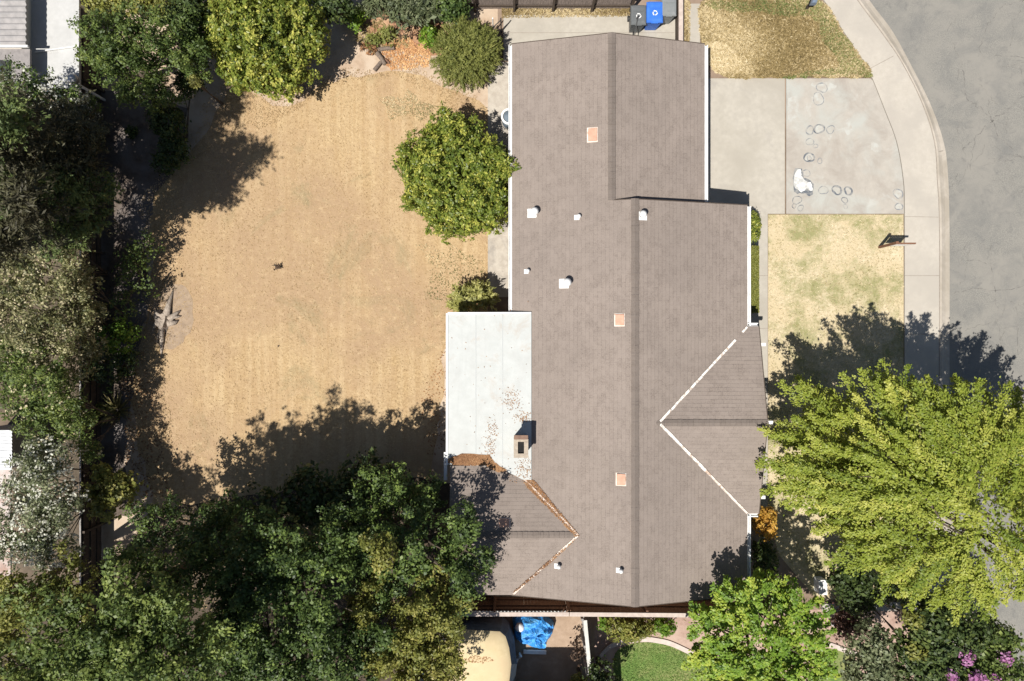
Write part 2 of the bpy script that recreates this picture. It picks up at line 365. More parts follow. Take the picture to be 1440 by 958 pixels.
def crown(name, lobes, mat, parent, dens=6, per=26, size=.3, leaf=(.16, .09), stretch=0, flat=.55, lump=.16, shell=(.62, 1.), up=.45, jitter=.7, zmin=-.25, droop=0, gap=0, bias=0, form=.55, core=.7, tn=.10, sub=None):
    full = branchy(lobes, **sub) if sub else lobes
    C, D, T = clumps(full, dens, lump, shell, zmin)
    if gap:   # thin out whole patches so that the dark inside shows
        f = np.sin(C[:, 0]*2.3/max(size, .1)*.25+1.7)*np.sin(C[:, 1]*2.7/max(size, .1)*.25+.4)*np.sin(C[:, 2]*3.1/max(size, .1)*.25+2.2)
        keep = (f > -gap*.3) | (RNG.uniform(size=len(C)) > gap); C, D, T = C[keep], D[keep], T[keep]
    n = len(C); K = n*per; idx = np.repeat(np.arange(n), per)
    if sub: C = C+RNG.normal(0, .04, C.shape)
    sz = size*RNG.uniform(.6, 1.35, n)[idx][:, None]; out = D[idx]; g = RNG.normal(size=(K, 3))*.5
    t0 = np.repeat(np.clip(RNG.normal(.47+bias, .13, n)+T, .05, .95), per)
    if stretch:
        hd = out*np.array([1, 1, .45]); hd = norm(hd+RNG.normal(size=(n, 3))[idx]*.28)
        t = RNG.uniform(-.5, 1, K)[:, None]
        lat = g-hd*(g*hd).sum(1)[:, None]; wid = np.clip(1.05-t, .12, 1.1)
        off = hd*t*stretch*sz+lat*sz*wid*np.array([1, 1, flat]); off[:, 2] -= droop*np.clip(t[:, 0], 0, 1)**2
        ax = hd+RNG.normal(size=(K, 3))*.55
    else:
        dn = (g*out).sum(1)[:, None]; off = (g-out*dn*(1-flat))*sz
        ax = RNG.normal(size=(K, 3)); ax -= out*(ax*out).sum(1)[:, None]*.7
    c = C[idx]+off
    nr = norm(norm(off/sz+out*.15)*form+out*.4+np.array([0, 0, up])+RNG.normal(size=(K, 3))*jitter*.5)
    s = RNG.uniform(.7, 1.3, K); ok = c[:, 2] > .04
    tint = t0+RNG.normal(0, tn, K); LL = leaf[0]*s; WW = leaf[1]*s
    if core:   # leaves deeper inside, so that the crown is closed and casts a full shadow
        C2, D2, _ = clumps(lobes, dens*core, lump*.5, (.25, .78), zmin)
        m2 = max(4, int(per*.55)); i2 = np.repeat(np.arange(len(C2)), m2); K2 = len(i2)
        c2 = C2[i2]+RNG.normal(size=(K2, 3))*size*.5; a2 = RNG.normal(size=(K2, 3)); n2 = norm(D2[i2]*.6+np.array([0, 0, .4])+RNG.normal(size=(K2, 3))*.45)
        s2 = RNG.uniform(.8, 1.3, K2); w2 = max(leaf[1], leaf[0]*.5)
        c = np.vstack([c, c2]); ax = np.vstack([ax, a2]); nr = np.vstack([nr, n2]); tint = np.concatenate([tint, RNG.normal(.45+bias, .15, K2)])
        LL = np.concatenate([LL, leaf[0]*1.5*s2]); WW = np.concatenate([WW, w2*1.5*s2]); ok = c[:, 2] > .04
    return leaves(name, c[ok], ax[ok], nr[ok], LL[ok], WW[ok], tint[ok], mat, parent)
def fronds(name, lobes, mat, parent, centre, nf=700, L=1.4, W=.34, per=170, leaf=(.09, .055), spread=.5, bias=0., droop=.25, core=.1, cd=8):
    A = np.array([l[3]*l[4] for l in lobes]); li = RNG.choice(len(lobes), nf, p=A/A.sum()); LB = np.array([l[:6] for l in lobes])[li]
    d = norm(RNG.normal(size=(nf, 3))); d[:, 2] = np.abs(d[:, 2])*.9-.1; d = norm(d)
    rr = RNG.uniform(.35, .98, nf)[:, None]; p = LB[:, :3]+d*LB[:, 3:6]*rr*.95
    q = p[:, :2]-np.array(centre)[:2]; q = q/np.maximum(np.linalg.norm(q, axis=1, keepdims=True), .5)+d[:, :2]*.7+RNG.normal(0, spread, (nf, 2)); q /= np.linalg.norm(q, axis=1, keepdims=True)
    Ln = L*RNG.uniform(.55, 1.2, nf); Wn = W*RNG.uniform(.7, 1.3, nf)*Ln/L; rise = RNG.uniform(-.05, .30, nf); tt = np.clip(RNG.normal(.5+bias, .14, nf), .1, .9)
    I = np.repeat(np.arange(nf), per); K = len(I); t = RNG.uniform(0, 1, K)**.8; sd = np.clip(RNG.normal(0, .5, K), -1.1, 1.1)
    tw = .65+.35*np.sin(t*24+I)            # side twigs
    w_ = Wn[I]*np.sin(np.pi*np.clip(.12+.86*t, 0, 1))**.7*tw
    f = q[I]; n2 = np.column_stack([-f[:, 1], f[:, 0]])
    along = t*Ln[I]+np.abs(sd)*w_*.5
    c = p[I].copy(); c[:, :2] += f*along[:, None]+n2*(sd*w_)[:, None]
    c[:, 2] += rise[I]*along-droop*t*t*Ln[I]*.5-np.abs(sd)*w_*.35+RNG.normal(0, .035, K); c += RNG.normal(0, .02, (K, 3))
    nr = np.column_stack([n2*(sd*.55)[:, None]+f*(t*.35)[:, None], np.ones(K)])+RNG.normal(0, .28, (K, 3))
    ax = np.column_stack([f*1.0+n2*np.sign(sd)[:, None]*.7, -.15*np.ones(K)])+RNG.normal(0, .3, (K, 3))
    s = RNG.uniform(.7, 1.3, K); tint = tt[I]+RNG.normal(0, .09, K); LL = leaf[0]*s; WW = leaf[1]*s
    if core:
        C2, D2, _ = clumps(lobes, cd*core, .1, (.2, .6), -.2); m2 = 14; i2 = np.repeat(np.arange(len(C2)), m2); K2 = len(i2)
        c = np.vstack([c, C2[i2]+RNG.normal(size=(K2, 3))*.25]); ax = np.vstack([ax, RNG.normal(size=(K2, 3))]); nr = np.vstack([nr, RNG.normal(size=(K2, 3))*.5+np.array([0, 0, .7])])
        s2 = RNG.uniform(.8, 1.3, K2); LL = np.concatenate([LL, .15*s2]); WW = np.concatenate([WW, .09*s2]); tint = np.concatenate([tint, RNG.normal(.45, .12, K2)])
    ok = c[:, 2] > .05
    return leaves(name, c[ok], ax[ok], nr[ok], LL[ok], WW[ok], tint[ok], mat, parent)
def trunk(parent, base, lobes, r, mat=None, stems=1):
    mb = MB(); b = Vector(base)
    L = sorted(lobes, key=lambda l: -l[2])[:9]
    cz = sum(l[2] for l in L)/len(L); cx = sum(l[0] for l in L)/len(L); cy = sum(l[1] for l in L)/len(L)
    fork = Vector((b.x*.65+cx*.35, b.y*.65+cy*.35, max(.3, cz*.42)))
    m1 = (b+fork)/2+Vector((.05, -.04, 0))
    mb.tube([b+Vector((0, 0, -.1)), b+Vector((0, 0, .12)), m1, fork], [r*1.5, r*1.1, r*.9, r*.75], 10)
    for l in L:
        e = Vector((l[0], l[1], l[2]+l[5]*.35)); mid = fork.lerp(e, .5)+Vector((random.uniform(-.2, .2), random.uniform(-.2, .2), .15))
        mb.tube([fork-Vector((0, 0, .1)), mid, e], [r*.55, r*.35, r*.1], 7)
        for q in range(5):
            a = random.uniform(0, 6.28); tip = Vector((l[0]+math.cos(a)*l[3]*.8, l[1]+math.sin(a)*l[4]*.8, l[2]+l[5]*random.uniform(0, .55)))
            s = mid.lerp(e, random.uniform(0, .8)); mb.tube([s, s.lerp(tip, .55)+Vector((0, 0, .12)), tip], [r*.22, r*.14, r*.04], 5)
    return mb.build('trunk', mat or MT['bark'], parent)
def tree(name, label, cat, base, lobes, mat, tr=.14, group=None, extra=None, **k):
    bx, by = XY(*base); t = thing(name, label, cat, (bx, by, 0), group)
    trunk(t, (bx, by, 0), lobes, tr)
    if 'frond' in k: fronds('crown', lobes, LF[mat], t, **k['frond'])
    else: crown('crown', lobes, LF[mat], t, **k)
    if extra: extra(t, lobes)
    return t
def shrub(name, label, cat, lobes, mat, group=None, extra=None, **k):
    bx = sum(l[0] for l in lobes)/len(lobes); by = sum(l[1] for l in lobes)/len(lobes)
    t = thing(name, label, cat, (bx, by, 0), group)
    mb = MB()
    for l in lobes:
        for q in range(4):
            a = random.uniform(0, 6.28); mb.tube([(bx+.05*math.cos(a), by+.05*math.sin(a), -.02), ((bx+l[0])/2, (by+l[1])/2, l[2]*.5), (l[0]+math.cos(a)*l[3]*.6, l[1]+math.sin(a)*l[4]*.6, l[2]+l[5]*.3)], [.03, .022, .008], 5)
    mb.build('stem', MT['bark'], t)
    crown('foliage', lobes, LF[mat], t, **k)
    if extra: extra(t, lobes)
    return t
def flowers(mat, dens=5, per=4, size=.12, leaf=(.09, .08), name='blossoms', shell=(.95, 1.06), lobes2=None):
    def f(t, lobes): crown(name, lobes2 or lobes, LF[mat], t, dens=dens, per=per, size=size, leaf=leaf, shell=shell, zmin=0, up=.8, core=0)
    return f
def inpoly(pts, poly):
    x, y = pts[:, 0], pts[:, 1]; r = np.zeros(len(pts), bool); n = len(poly)
    for i in range(n):
        (x0, y0), (x1, y1) = poly[i-1], poly[i]
        c = ((y0 > y) != (y1 > y)); xx = (x1-x0)*(y-y0)/((y1-y0) if y1 != y0 else 1e-9)+x0
        r ^= c & (x < xx)
    return r
def scatter(name, poly, n, leaf, mat, z=0., lift=.02, tilt=.6, label=None, cat=None, zf=None, clump=0, parent=None, upright=0., kind='stuff'):
    a = np.array(poly); lo, hi = a.min(0), a.max(0); pts = np.zeros((0, 2))
    while len(pts) < n:
        q = RNG.uniform(lo, hi, (n*2, 2)); q = q[inpoly(q, poly)]
        if clump:
            f = np.sin(q[:, 0]*1.9+np.sin(q[:, 1]*1.3)*1.5)+np.sin(q[:, 1]*2.3+np.sin(q[:, 0]*1.7)*1.4)+RNG.normal(0, .6, len(q)); q = q[f > clump]
        pts = np.vstack([pts, q])
    pts = pts[:n]; c = np.column_stack([pts, np.full(n, z+lift)+RNG.uniform(0, lift, n)])
    if zf: c[:, 2] += zf(pts[:, 0], pts[:, 1])
    ax = RNG.normal(size=(n, 3)); ax[:, 2] = np.abs(ax[:, 2])*upright+ax[:, 2]*.15
    nr = RNG.normal(size=(n, 3))*tilt+np.array([0, 0, 1]); s = RNG.uniform(.6, 1.4, n)
    tint = np.clip(.5+.22*np.sin(pts[:, 0]*1.1+np.sin(pts[:, 1]*.9)*2)+RNG.normal(0, .22, n), 0, 1)
    o = leaves(name, c, ax, nr, leaf[0]*s, leaf[1]*s, tint, LF[mat], parent)
    return tag(o, label, cat, None, kind)

# ------------------------------------------------------------------ ground, lawns, paving
def PX(pts, z=0.): return [XY(a, b, z) for a, b in pts]
def rag(poly, step=.35, amp=.12, seed=0):
    rn = random.Random(seed); out = []
    for i in range(len(poly)):
        a = Vector(poly[i]); b = Vector(poly[(i+1) % len(poly)]); n = max(1, int((b-a).length/step))
        for k in range(n):
            p = a.lerp(b, k/n); out.append((p.x+rn.uniform(-amp, amp), p.y+rn.uniform(-amp, amp)))
    return out
def smooth_poly(pts, n=6, closed=False):
    out = []; N = len(pts)
    for i in range(N-(0 if closed else 1)):
        p0, p1, p2, p3 = pts[(i-1) % N if closed else max(i-1, 0)], pts[i], pts[(i+1) % N], pts[(i+2) % N if closed else min(i+2, N-1)]
        for k in range(n):
            t = k/n; out.append(tuple(.5*(2*p1[j]+(p2[j]-p0[j])*t+(2*p0[j]-5*p1[j]+4*p2[j]-p3[j])*t*t+(3*p1[j]-p0[j]-3*p2[j]+p3[j])*t**3) for j in (0, 1)))
    if not closed: out.append(tuple(pts[-1]))
    return out
def sheet(name, poly, z, mat, kind='structure', mb=None):
    mb = mb or MB()
    if sum(poly[i-1][0]*poly[i][1]-poly[i][0]*poly[i-1][1] for i in range(len(poly))) < 0: poly = poly[::-1]
    mb.face([(x, y, z) for x, y in poly]); return tag(mb.build(name, mat), kind=kind) if name else None
mb = MB(); mb.face([(-300, -300, 0), (300, -300, 0), (300, 300, 0), (-300, 300, 0)]); tag(mb.build('ground', MT['soil']), kind='structure')

yard = PX([(137, -40), (700, -40), (700, 100), (686, 110), (686, 440), (740, 445), (740, 850), (137, 850)])
sheet('yard_soil', yard, .004, MT['pinksoil'])
lawn = rag(smooth_poly(PX([(330, 120), (400, 150), (470, 112), (560, 104), (640, 128), (690, 180), (684, 440), (630, 480), (622, 560), (600, 700), (560, 850), (250, 850), (215, 690),
    (190, 600), (185, 520), (205, 440), (215, 350), (210, 290), (240, 240), (290, 190)]), 5, True), .3, .13, 3)
sheet('dry_lawn', lawn, .008, MT['lawn'])
sheet('soil_bed', rag(PX([(486, 14), (560, 12), (640, 40), (620, 80), (560, 70), (520, 45)]), .3, .12, 4), .012, MT['redsoil'])
sheet('shaded_bed', rag(PX([(138, 130), (205, 135), (262, 150), (262, 215), (222, 270), (205, 330), (212, 420), (190, 520), (175, 640), (190, 720), (138, 740)]), .3, .1, 5), .0125, MT['shadesoil'])  # dark soil, coloured darker and spread wider to deepen the fence-side shadow
sheet('shade_ground', rag(PX([(200, 730), (300, 700), (420, 690), (560, 665), (690, 690), (690, 860), (560, 1150), (60, 1150), (-40, 850), (110, 830), (170, 780)]), .4, .15, 15), .0135, surf('shade_ground', (.085, .065, .045), (.055, .04, .028), 7, bmp=.5))  # dark ground colour stands in for the shade under the lower left trees
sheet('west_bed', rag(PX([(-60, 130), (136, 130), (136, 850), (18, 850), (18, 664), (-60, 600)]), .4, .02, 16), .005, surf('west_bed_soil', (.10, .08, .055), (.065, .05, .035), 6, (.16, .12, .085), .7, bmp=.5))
sheet('stump_soil', rag(smooth_poly(PX([(232, 405), (262, 405), (272, 440), (262, 475), (236, 492), (212, 475), (210, 440)]), 4, True), .25, .07, 6), .013, surf('brown_soil', (.25, .185, .13), (.34, .255, .175), 4, bmp=.5))

# straw texture of the lawns: loose blades that catch the light
scatter('lawn_straw', lawn, 26000, (.08, .02), 'strawd', .008, .006, .28, 'short dry mown grass of the back yard', None)
scatter('lawn_edge_straw', rag(smooth_poly(PX([(320, 110), (470, 103), (560, 97), (650, 122), (684, 180), (684, 200), (560, 108), (470, 124), (400, 165), (300, 200), (262, 265), (240, 330), (235, 520), (245, 640), (270, 700), (215, 700), (180, 600), (176, 520), (198, 440), (205, 350), (202, 285), (235, 230), (280, 180)]), 4, True), .3, .2, 21), 9000, (.08, .02), 'strawd', .014, .012, .5, 'thin dry grass along the bare edges of the yard')
scatter('lawn_weeds', rag(PX([(535, 140), (580, 130), (612, 150), (590, 168), (545, 166)]), .4, .2, 3), 1100, (.07, .022), 'strawg', .008, .02, .6, 'faded green grass patch near the top of the dry lawn')
scatter('lawn_greens', rag(PX([(590, 345), (660, 350), (682, 400), (640, 440), (600, 410)]), .5, .35, 3), 900, (.08, .025), 'strawg', .008, .02, .6, 'faded green grass patch near the covered patio')

# street side
road_edge = smooth_poly([(1140, -140), (1185, -60), (1222, 0), (1254, 43), (1280, 90), (1307, 144), (1324, 190), (1332, 234), (1335, 320), (1335, 500), (1336, 620), (1341, 735), (1362, 810), (1390, 870), (1425, 938), (1500, 1050)], 5)
mb = MB(); mb.face([(x, y, .006) for x, y in reversed(PX(road_edge)[::1] + [(60, -22), (60, 30), (20, 30)])][::1])
mb.m = 1
def strip(mb, pts, wd, z):
    P3 = [Vector((*p, 0)) for p in pts]
    L = []; Rr = []
    for i, p in enumerate(P3):
        d = (P3[min(i+1, len(P3)-1)]-P3[max(i-1, 0)]).normalized(); s = Vector((-d.y, d.x, 0))*wd*.5*(wd_f(i) if False else 1)
        L.append(p+s); Rr.append(p-s)
    for i in range(len(P3)-1):
        mb.face([(L[i].x, L[i].y, z), (Rr[i].x, Rr[i].y, z), (Rr[i+1].x, Rr[i+1].y, z), (L[i+1].x, L[i+1].y, z)])
def wiggle(pts, n, amp, seed):
    rn = random.Random(seed); out = []
    for a, b in zip(pts, pts[1:]):
        for k in range(n):
            t = k/n; out.append((a[0]+(b[0]-a[0])*t+rn.uniform(-amp, amp), a[1]+(b[1]-a[1])*t+rn.uniform(-amp, amp)))
    out.append(pts[-1]); return out
cr = [[(1440, 135), (1415, 155), (1395, 168), (1370, 195), (1350, 215)], [(1395, 168), (1375, 150), (1360, 140), (1352, 95)], [(1395, 168), (1402, 190), (1440, 225)],
      [(1415, 5), (1400, 20), (1385, 40), (1375, 80)], [(1440, 0), (1425, 35), (1420, 65)], [(1415, 5), (1440, 2)], [(1340, 412), (1370, 405), (1400, 410), (1440, 402)],
      [(1390, 225), (1440, 228)], [(1360, 365), (1395, 372), (1400, 410)], [(1400, 410), (1405, 470), (1410, 505)], [(1420, 425), (1440, 430)], [(1370, 195), (1365, 240)], [(1360, 340), (1352, 372)],
      [(1385, 900), (1420, 895), (1445, 902)], [(1430, 430), (1432, 500)], [(1352, 95), (1340, 60)], [(1400, 78), (1440, 82)]]
for i, c in enumerate(cr): strip(mb, PX(wiggle(c, 7, 2.2, i)), .022 if i > 2 else .032, .010)
rc = random.Random(77)
for i in range(26):
    x0, y0 = rc.uniform(1345, 1436), rc.uniform(5, 500); a0 = rc.choice((1.35, 1.6, 1.8, .1)); pts = [(x0, y0)]
    for k in range(rc.randint(2, 5)):
        a0 += rc.uniform(-.6, .6); x0 += math.cos(a0)*rc.uniform(8, 18); y0 += math.sin(a0)*rc.uniform(8, 18); pts.append((x0, y0))
    strip(mb, PX(wiggle(pts, 4, 1.6, i+90)), rc.uniform(.009, .015), .0105+i*.0001)
tag(mb.build('road', [MT['road'], MT['tar']]), kind='structure')
curb_in = smooth_poly([(1120, -140), (1165, -60), (1203, 0), (1240, 50), (1267, 90), (1294, 144), (1312, 200), (1316, 254), (1319, 320), (1319, 500), (1319, 620), (1325, 740), (1345, 820), (1373, 880), (1408, 948), (1480, 1050)], 5)
walk_in = smooth_poly([(1080, -140), (1120, -60), (1157, 0), (1180, 37), (1205, 75), (1223, 105), (1244, 157), (1260, 200), (1269, 250), (1271, 300), (1271, 500), (1272, 640), (1278, 760), (1297, 830), (1325, 890), (1360, 950), (1430, 1050)], 5)
def band(name, a, b, z, mat, joints=None, thick=.1):
    A, B = PX(a), PX(b); mb = MB()
    mb.face([(x, y, z) for x, y in A]+[(x, y, z) for x, y in reversed(B)])
    n = len(A)
    for i in range(n-1):
        mb.face([(A[i][0], A[i][1], z), (A[i+1][0], A[i+1][1], z), (A[i+1][0], A[i+1][1], z-thick), (A[i][0], A[i][1], z-thick)])
    return mb
mb = band('pavement', walk_in, curb_in, .07, MT['walk'])
mb.m = 1
for q in ((1271, 305, 1318, 306), (1271, 388, 1319, 388), (1271, 470, 1319, 470), (1223, 97, 1255, 80), (1315, 215, 1325, 213)): strip(mb, PX([q[:2], q[2:]]), .02, .0745)
tag(mb.build('pavement', [MT['walk'], MT['joint']]), kind='structure')
mb = MB()   # rolled kerb: dips from the pavement to the gutter
A, B = PX(curb_in), PX(road_edge); n = len(A)
prof = [(0, .071), (.22, .085), (.42, .05), (.62, .022), (1., .012)]
for i in range(n-1):
    for (t0, z0), (t1, z1) in zip(prof, prof[1:]):
        f = lambda j, t, z: (A[j][0]+(B[j][0]-A[j][0])*t, A[j][1]+(B[j][1]-A[j][1])*t, z)
        mb.face([f(i, t0, z0), f(i, t1, z1), f(i+1, t1, z1), f(i+1, t0, z0)])
mb.m = 1; strip(mb, [(A[i][0]*.97+B[i][0]*.03, A[i][1]*.97+B[i][1]*.03) for i in range(n)], .03, .080)
for i in range(3, n, 6): strip(mb, [A[i], B[i]], .018, .088) if False else None
tag(mb.build('kerb', [surf('kerb_concrete', (.42, .378, .32), (.36, .32, .27), 5, (.31, .275, .225), .8), MT['joint']]), kind='structure')

# driveway: two slabs and the marks left by washing
apron_edge = [p for p in walk_in if 111 <= p[1] <= 300]
mb = MB()
poly = PX([(978, 111), (1103, 111), (1103, 301), (978, 301)]); mb.prism(poly, -.05, .05)
mb.m = 1
poly = PX([(1105, 111)]+[(1223, 111)]+[(p[0]-.8, p[1]) for p in apron_edge]+[(1270.5, 301), (1105, 301)]); mb.prism(poly, -.05, .052)
mb.m = 2
def ring(mb, px, py, r, wd, z, seed, arc=(0, 6.28), sq=1.):
    rn = random.Random(seed); cx, cy = XY(px, py); r /= 34; wd /= 34; n = 22; ph = rn.uniform(0, 6.28); pts = []
    for k in range(n+1):
        a = arc[0]+(arc[1]-arc[0])*k/n; q = 1+.13*math.sin(2*a+ph)+.07*math.sin(3*a+ph*2)
        w2 = wd*(.6+.6*abs(math.sin(a*1.3+ph)))
        pts.append(((cx+(r*q+w2/2)*math.cos(a), cy+(r*q+w2/2)*math.sin(a)*sq), (cx+(r*q-w2/2)*math.cos(a), cy+(r*q-w2/2)*math.sin(a)*sq)))
    for a, b in zip(pts, pts[1:]): mb.face([(*a[1], z), (*a[0], z), (*b[0], z), (*b[1], z)])
for i, (x, y, r, wd, m_) in enumerate([(1138, 184, 5.5, 1.8, 2), (1151, 182, 6.5, 2.2, 3), (1167, 183, 5.5, 1.2, 2), (1138, 200, 5, 1.2, 2), (1137, 222, 6.5, 2.2, 3), (1137, 223, 3, 1.3, 2), (1152, 227, 3.5, 1, 2),
        (1133, 244, 5, 1.2, 2), (1157, 268, 6, 1.2, 2), (1176, 268, 6, 2.6, 3), (1192, 269, 5.2, 2.4, 3), (1187, 282, 4, 1.4, 3), (1262, 273, 6.5, 1.6, 2), (1263, 291, 5, 1.4, 2), (1120, 282, 6, .9, 3), (1125, 293, 4, .9, 3),
        (1155, 124, 7, 1.5, 2), (1188, 291, 3, .8, 2), (1146, 206, 3, .8, 2), (1150, 140, 8, 1, 2), (1116, 290, 3, .8, 3)]):
    mb.m = m_; ring(mb, x, y, r, wd, .056, i)
    if i % 3 == 1 or r > 6: mb.m = 5; ring(mb, x, y, r*.5, r*.75, .0552, i+50)
mb.m = 4
mb.face([(x, y, .0575) for x, y in reversed(rag(smooth_poly(PX([(1117, 242), (1127, 240), (1129, 252), (1141, 258), (1143, 268), (1132, 275), (1118, 270)]), 4, True), .15, .02, 8))]) if False else None
sp = rag(smooth_poly(PX([(1118, 243), (1124, 239), (1127, 248), (1131, 254), (1140, 259), (1141, 268), (1134, 266), (1126, 270), (1117, 263)]), 4, True), .12, .035, 5)
if sum(sp[i-1][0]*sp[i][1]-sp[i][0]*sp[i-1][1] for i in range(len(sp))) < 0: sp = sp[::-1]
mb.face([(x, y, .059) for x, y in sp])
mb.m = 3
so = rag(smooth_poly(PX([(1116, 241), (1127, 238), (1130, 250), (1142, 257), (1143, 268), (1139, 276), (1128, 272), (1116, 270)]), 4, True), .1, .03, 9)
if sum(so[i-1][0]*so[i][1]-so[i][0]*so[i-1][1] for i in range(len(so))) < 0: so = so[::-1]
mb.face([(x, y, .0575) for x, y in so])
mb.m = 5
for i, b in enumerate([[(1140, 118), (1160, 116), (1175, 122), (1168, 130), (1158, 133), (1158, 145), (1146, 148), (1140, 138), (1148, 128)], [(1108, 140), (1120, 138), (1121, 160), (1112, 172), (1108, 165)],
                       [(1186, 172), (1194, 170), (1197, 185), (1189, 190)], [(1225, 200), (1236, 205), (1232, 215), (1224, 210)]]):
    q = rag(smooth_poly(PX(b), 4, True), .2, .03, i)
    if sum(q[j-1][0]*q[j][1]-q[j][0]*q[j-1][1] for j in range(len(q))) < 0: q = q[::-1]
    mb.face([(x, y, .0545) for x, y in q])
tag(mb.build('driveway', [MT['conc'], MT['apron'], MT['wash'], MT['wash2'], MT['spill'], surf('pale_wash', (.41, .41, .375), (.365, .34, .30), 4, lo=.4, hi=.6)]), kind='structure')

mb = MB(); mb.prism(PX([(1040, 301), (1079, 301), (1079, 730), (1040, 730)]), -.05, .045)
mb.m = 1
for yy in (388, 462, 540): strip(mb, PX([(1062, yy), (1079, yy)]), .02, .049)
tag(mb.build('front_path', [MT['conc'], MT['joint']]), kind='structure')
mb = MB(); mb.prism(PX([(686, 88), (740, 88), (740, 418), (686, 418)]), -.05, .045); tag(mb.build('side_path', MT['path']), kind='structure')
mb = MB(); mb.prism(PX([(708, 22), (949, 22), (949, 86), (708, 86)]), -.05, .049)
mb.m = 1; strip(mb, PX([(710, 47), (948, 47)]), .02, .053); strip(mb, PX([(884, 24), (884, 60)]), .02, .0532)
tag(mb.build('rear_paving', [MT['conc'], MT['joint']]), kind='structure')
mb = MB(); mb.prism(PX([(968, 6), (984, 6), (984, 111), (968, 111)]), -.05, .044); tag(mb.build('edge_path', MT['conc']), kind='structure')
mb = MB(); mb.prism(PX([(958, -60), (1170, -60), (1156, -4), (958, -4)]), -.05, .03); tag(mb.build('neighbour_driveway', MT['conc']), kind='structure')
fl = PX([(1080, 302), (1270, 302), (1270.5, 640), (1276, 760), (1292, 830), (1150, 845), (1095, 780), (1080, 730)])
sheet('front_lawn', fl, .02, MT['flawn'])
scatter('front_lawn_straw', fl, 9000, (.08, .022), 'strawf', .02, .014, .5, 'patchy dry grass of the front lawn')
tl = rag(smooth_poly(PX([(986, 4), (1060, 0), (1150, 2), (1180, 42), (1203, 75), (1221, 107), (1120, 109), (1030, 110), (1000, 92), (987, 60)]), 4, True), .25, .05, 9)
sheet('straw_lawn', tl, .02, MT['tlawn'])
scatter('straw_lawn_grass', tl, 42000, (.15, .042), 'straw', .04, .05, .7, 'long straw coloured grass beside the driveway', upright=.7)
scatter('straw_lawn_greens', rag(PX([(986, 4), (1150, 2), (1222, 107), (1100, 110), (1180, 95), (1140, 25), (1000, 15)]), .2, .1, 2), 9000, (.13, .04), 'grassd', .05, .05, .7, 'green fringe of the long straw lawn', upright=.7)
scatter('straw_lawn_pale', rag(PX([(988, 62), (1010, 60), (1062, 98), (1060, 108), (1010, 104), (990, 85)]), .25, .12, 12), 2600, (.16, .045), 'pale', .07, .04, .5, 'pale flattened straw at the lower left of the long straw lawn')
scatter('fence_straw', PX([(706, 12), (886, 12), (886, 24), (706, 26)]), 2600, (.12, .03), 'straw', .01, .03, .7, 'dry weeds under the rear fence', upright=.4)
scatter('gate_straw', PX([(960, 0), (970, 0), (970, 60), (960, 60)]), 700, (.12, .03), 'straw', .01, .03, .7, 'dry leaves beside the low wall')

# neighbour's garden to the south
gl = smooth_poly(PX([(866, 960), (862, 935), (868, 915), (890, 905), (920, 903), (945, 908), (965, 918), (1000, 930), (1020, 1000), (870, 1010)]), 4, True)
sheet('garden_soil', PX([(836, 866), (1330, 852), (1420, 1010), (836, 1010)]), .006, surf('pink_mulch', (.36, .25, .20), (.26, .17, .135), 9, (.42, .31, .25), 1., bmp=.4))
sheet('green_lawn', gl, .012, MT['green'])
scatter('green_grass', gl, 9000, (.07, .022), 'grassg', .012, .015, .5, 'short green grass of the neighbouring garden')
gl2 = smooth_poly(PX([(1150, 920), (1180, 915), (1200, 930), (1200, 1000), (1150, 1000)]), 4, True)
sheet('garden_lawn', gl2, .012, MT['green'])
mb = MB()
e = smooth_poly([(843, 920), (858, 905), (880, 898), (905, 895), (925, 897), (945, 902), (975, 916)], 5); ei = [(x*.97+905*.03, y*.9+94.5) for x, y in e]
E, EI = PX(e), PX([(x, y+7) for x, y in e])
mb.prism(E+EI[::-1], -.05, .06); tag(mb.build('garden_edging', MT['edging']), kind='structure')
mb = MB(); e = [(1150, 898), (1170, 904), (1200, 915), (1215, 920)]; mb.prism(PX(e)+PX([(x, y+7) for x, y in e])[::-1], -.05, .06); tag(mb.build('lawn_edging', MT['edging']), kind='structure')
mb = MB(); mb.prism(PX([(1155, 849), (1300, 846), (1310, 858), (1155, 860)]), -.05, .05); tag(mb.build('garden_path', MT['walk']), kind='structure')
sheet('side_yard', PX([(640, 866), (836, 866), (836, 1010), (640, 1010)]), .006, surf('tan_soil', (.40, .30, .22), (.33, .24, .17), 5, (.28, .20, .14), .8, bmp=.3))

# north-west neighbour's patio
mb = MB(); mb.prism(PX([(-20, -60), (113, -60), (113, 132), (-20, 132)]), -.05, .05); tag(mb.build('patio', MT['conc']), kind='structure')
mb = MB(); mb.prism(PX([(-60, 655), (16, 655), (16, 840), (-60, 840)]), -.05, .05); tag(mb.build('brick_patio', MT['redpatio']), kind='structure')

# ------------------------------------------------------------------ the house
EV, PT = 2.7, .25
house = thing('house', 'single storey house with brown shingle gable roofs and white gutters, across the middle', 'house', (4.4, 0, 0))
mb = MB(); wz = EV-.02
mb.box(.55, 6.65, 4.85, 10.6, 0, wz)
mb.box(.55, 8.2, -9.05, 4.75, 0, wz)
mb.box(8.2, 8.75, -6.0, .05, 0, wz)
mb.box(-1.75, .55, -9.05, -5.1, 0, wz)
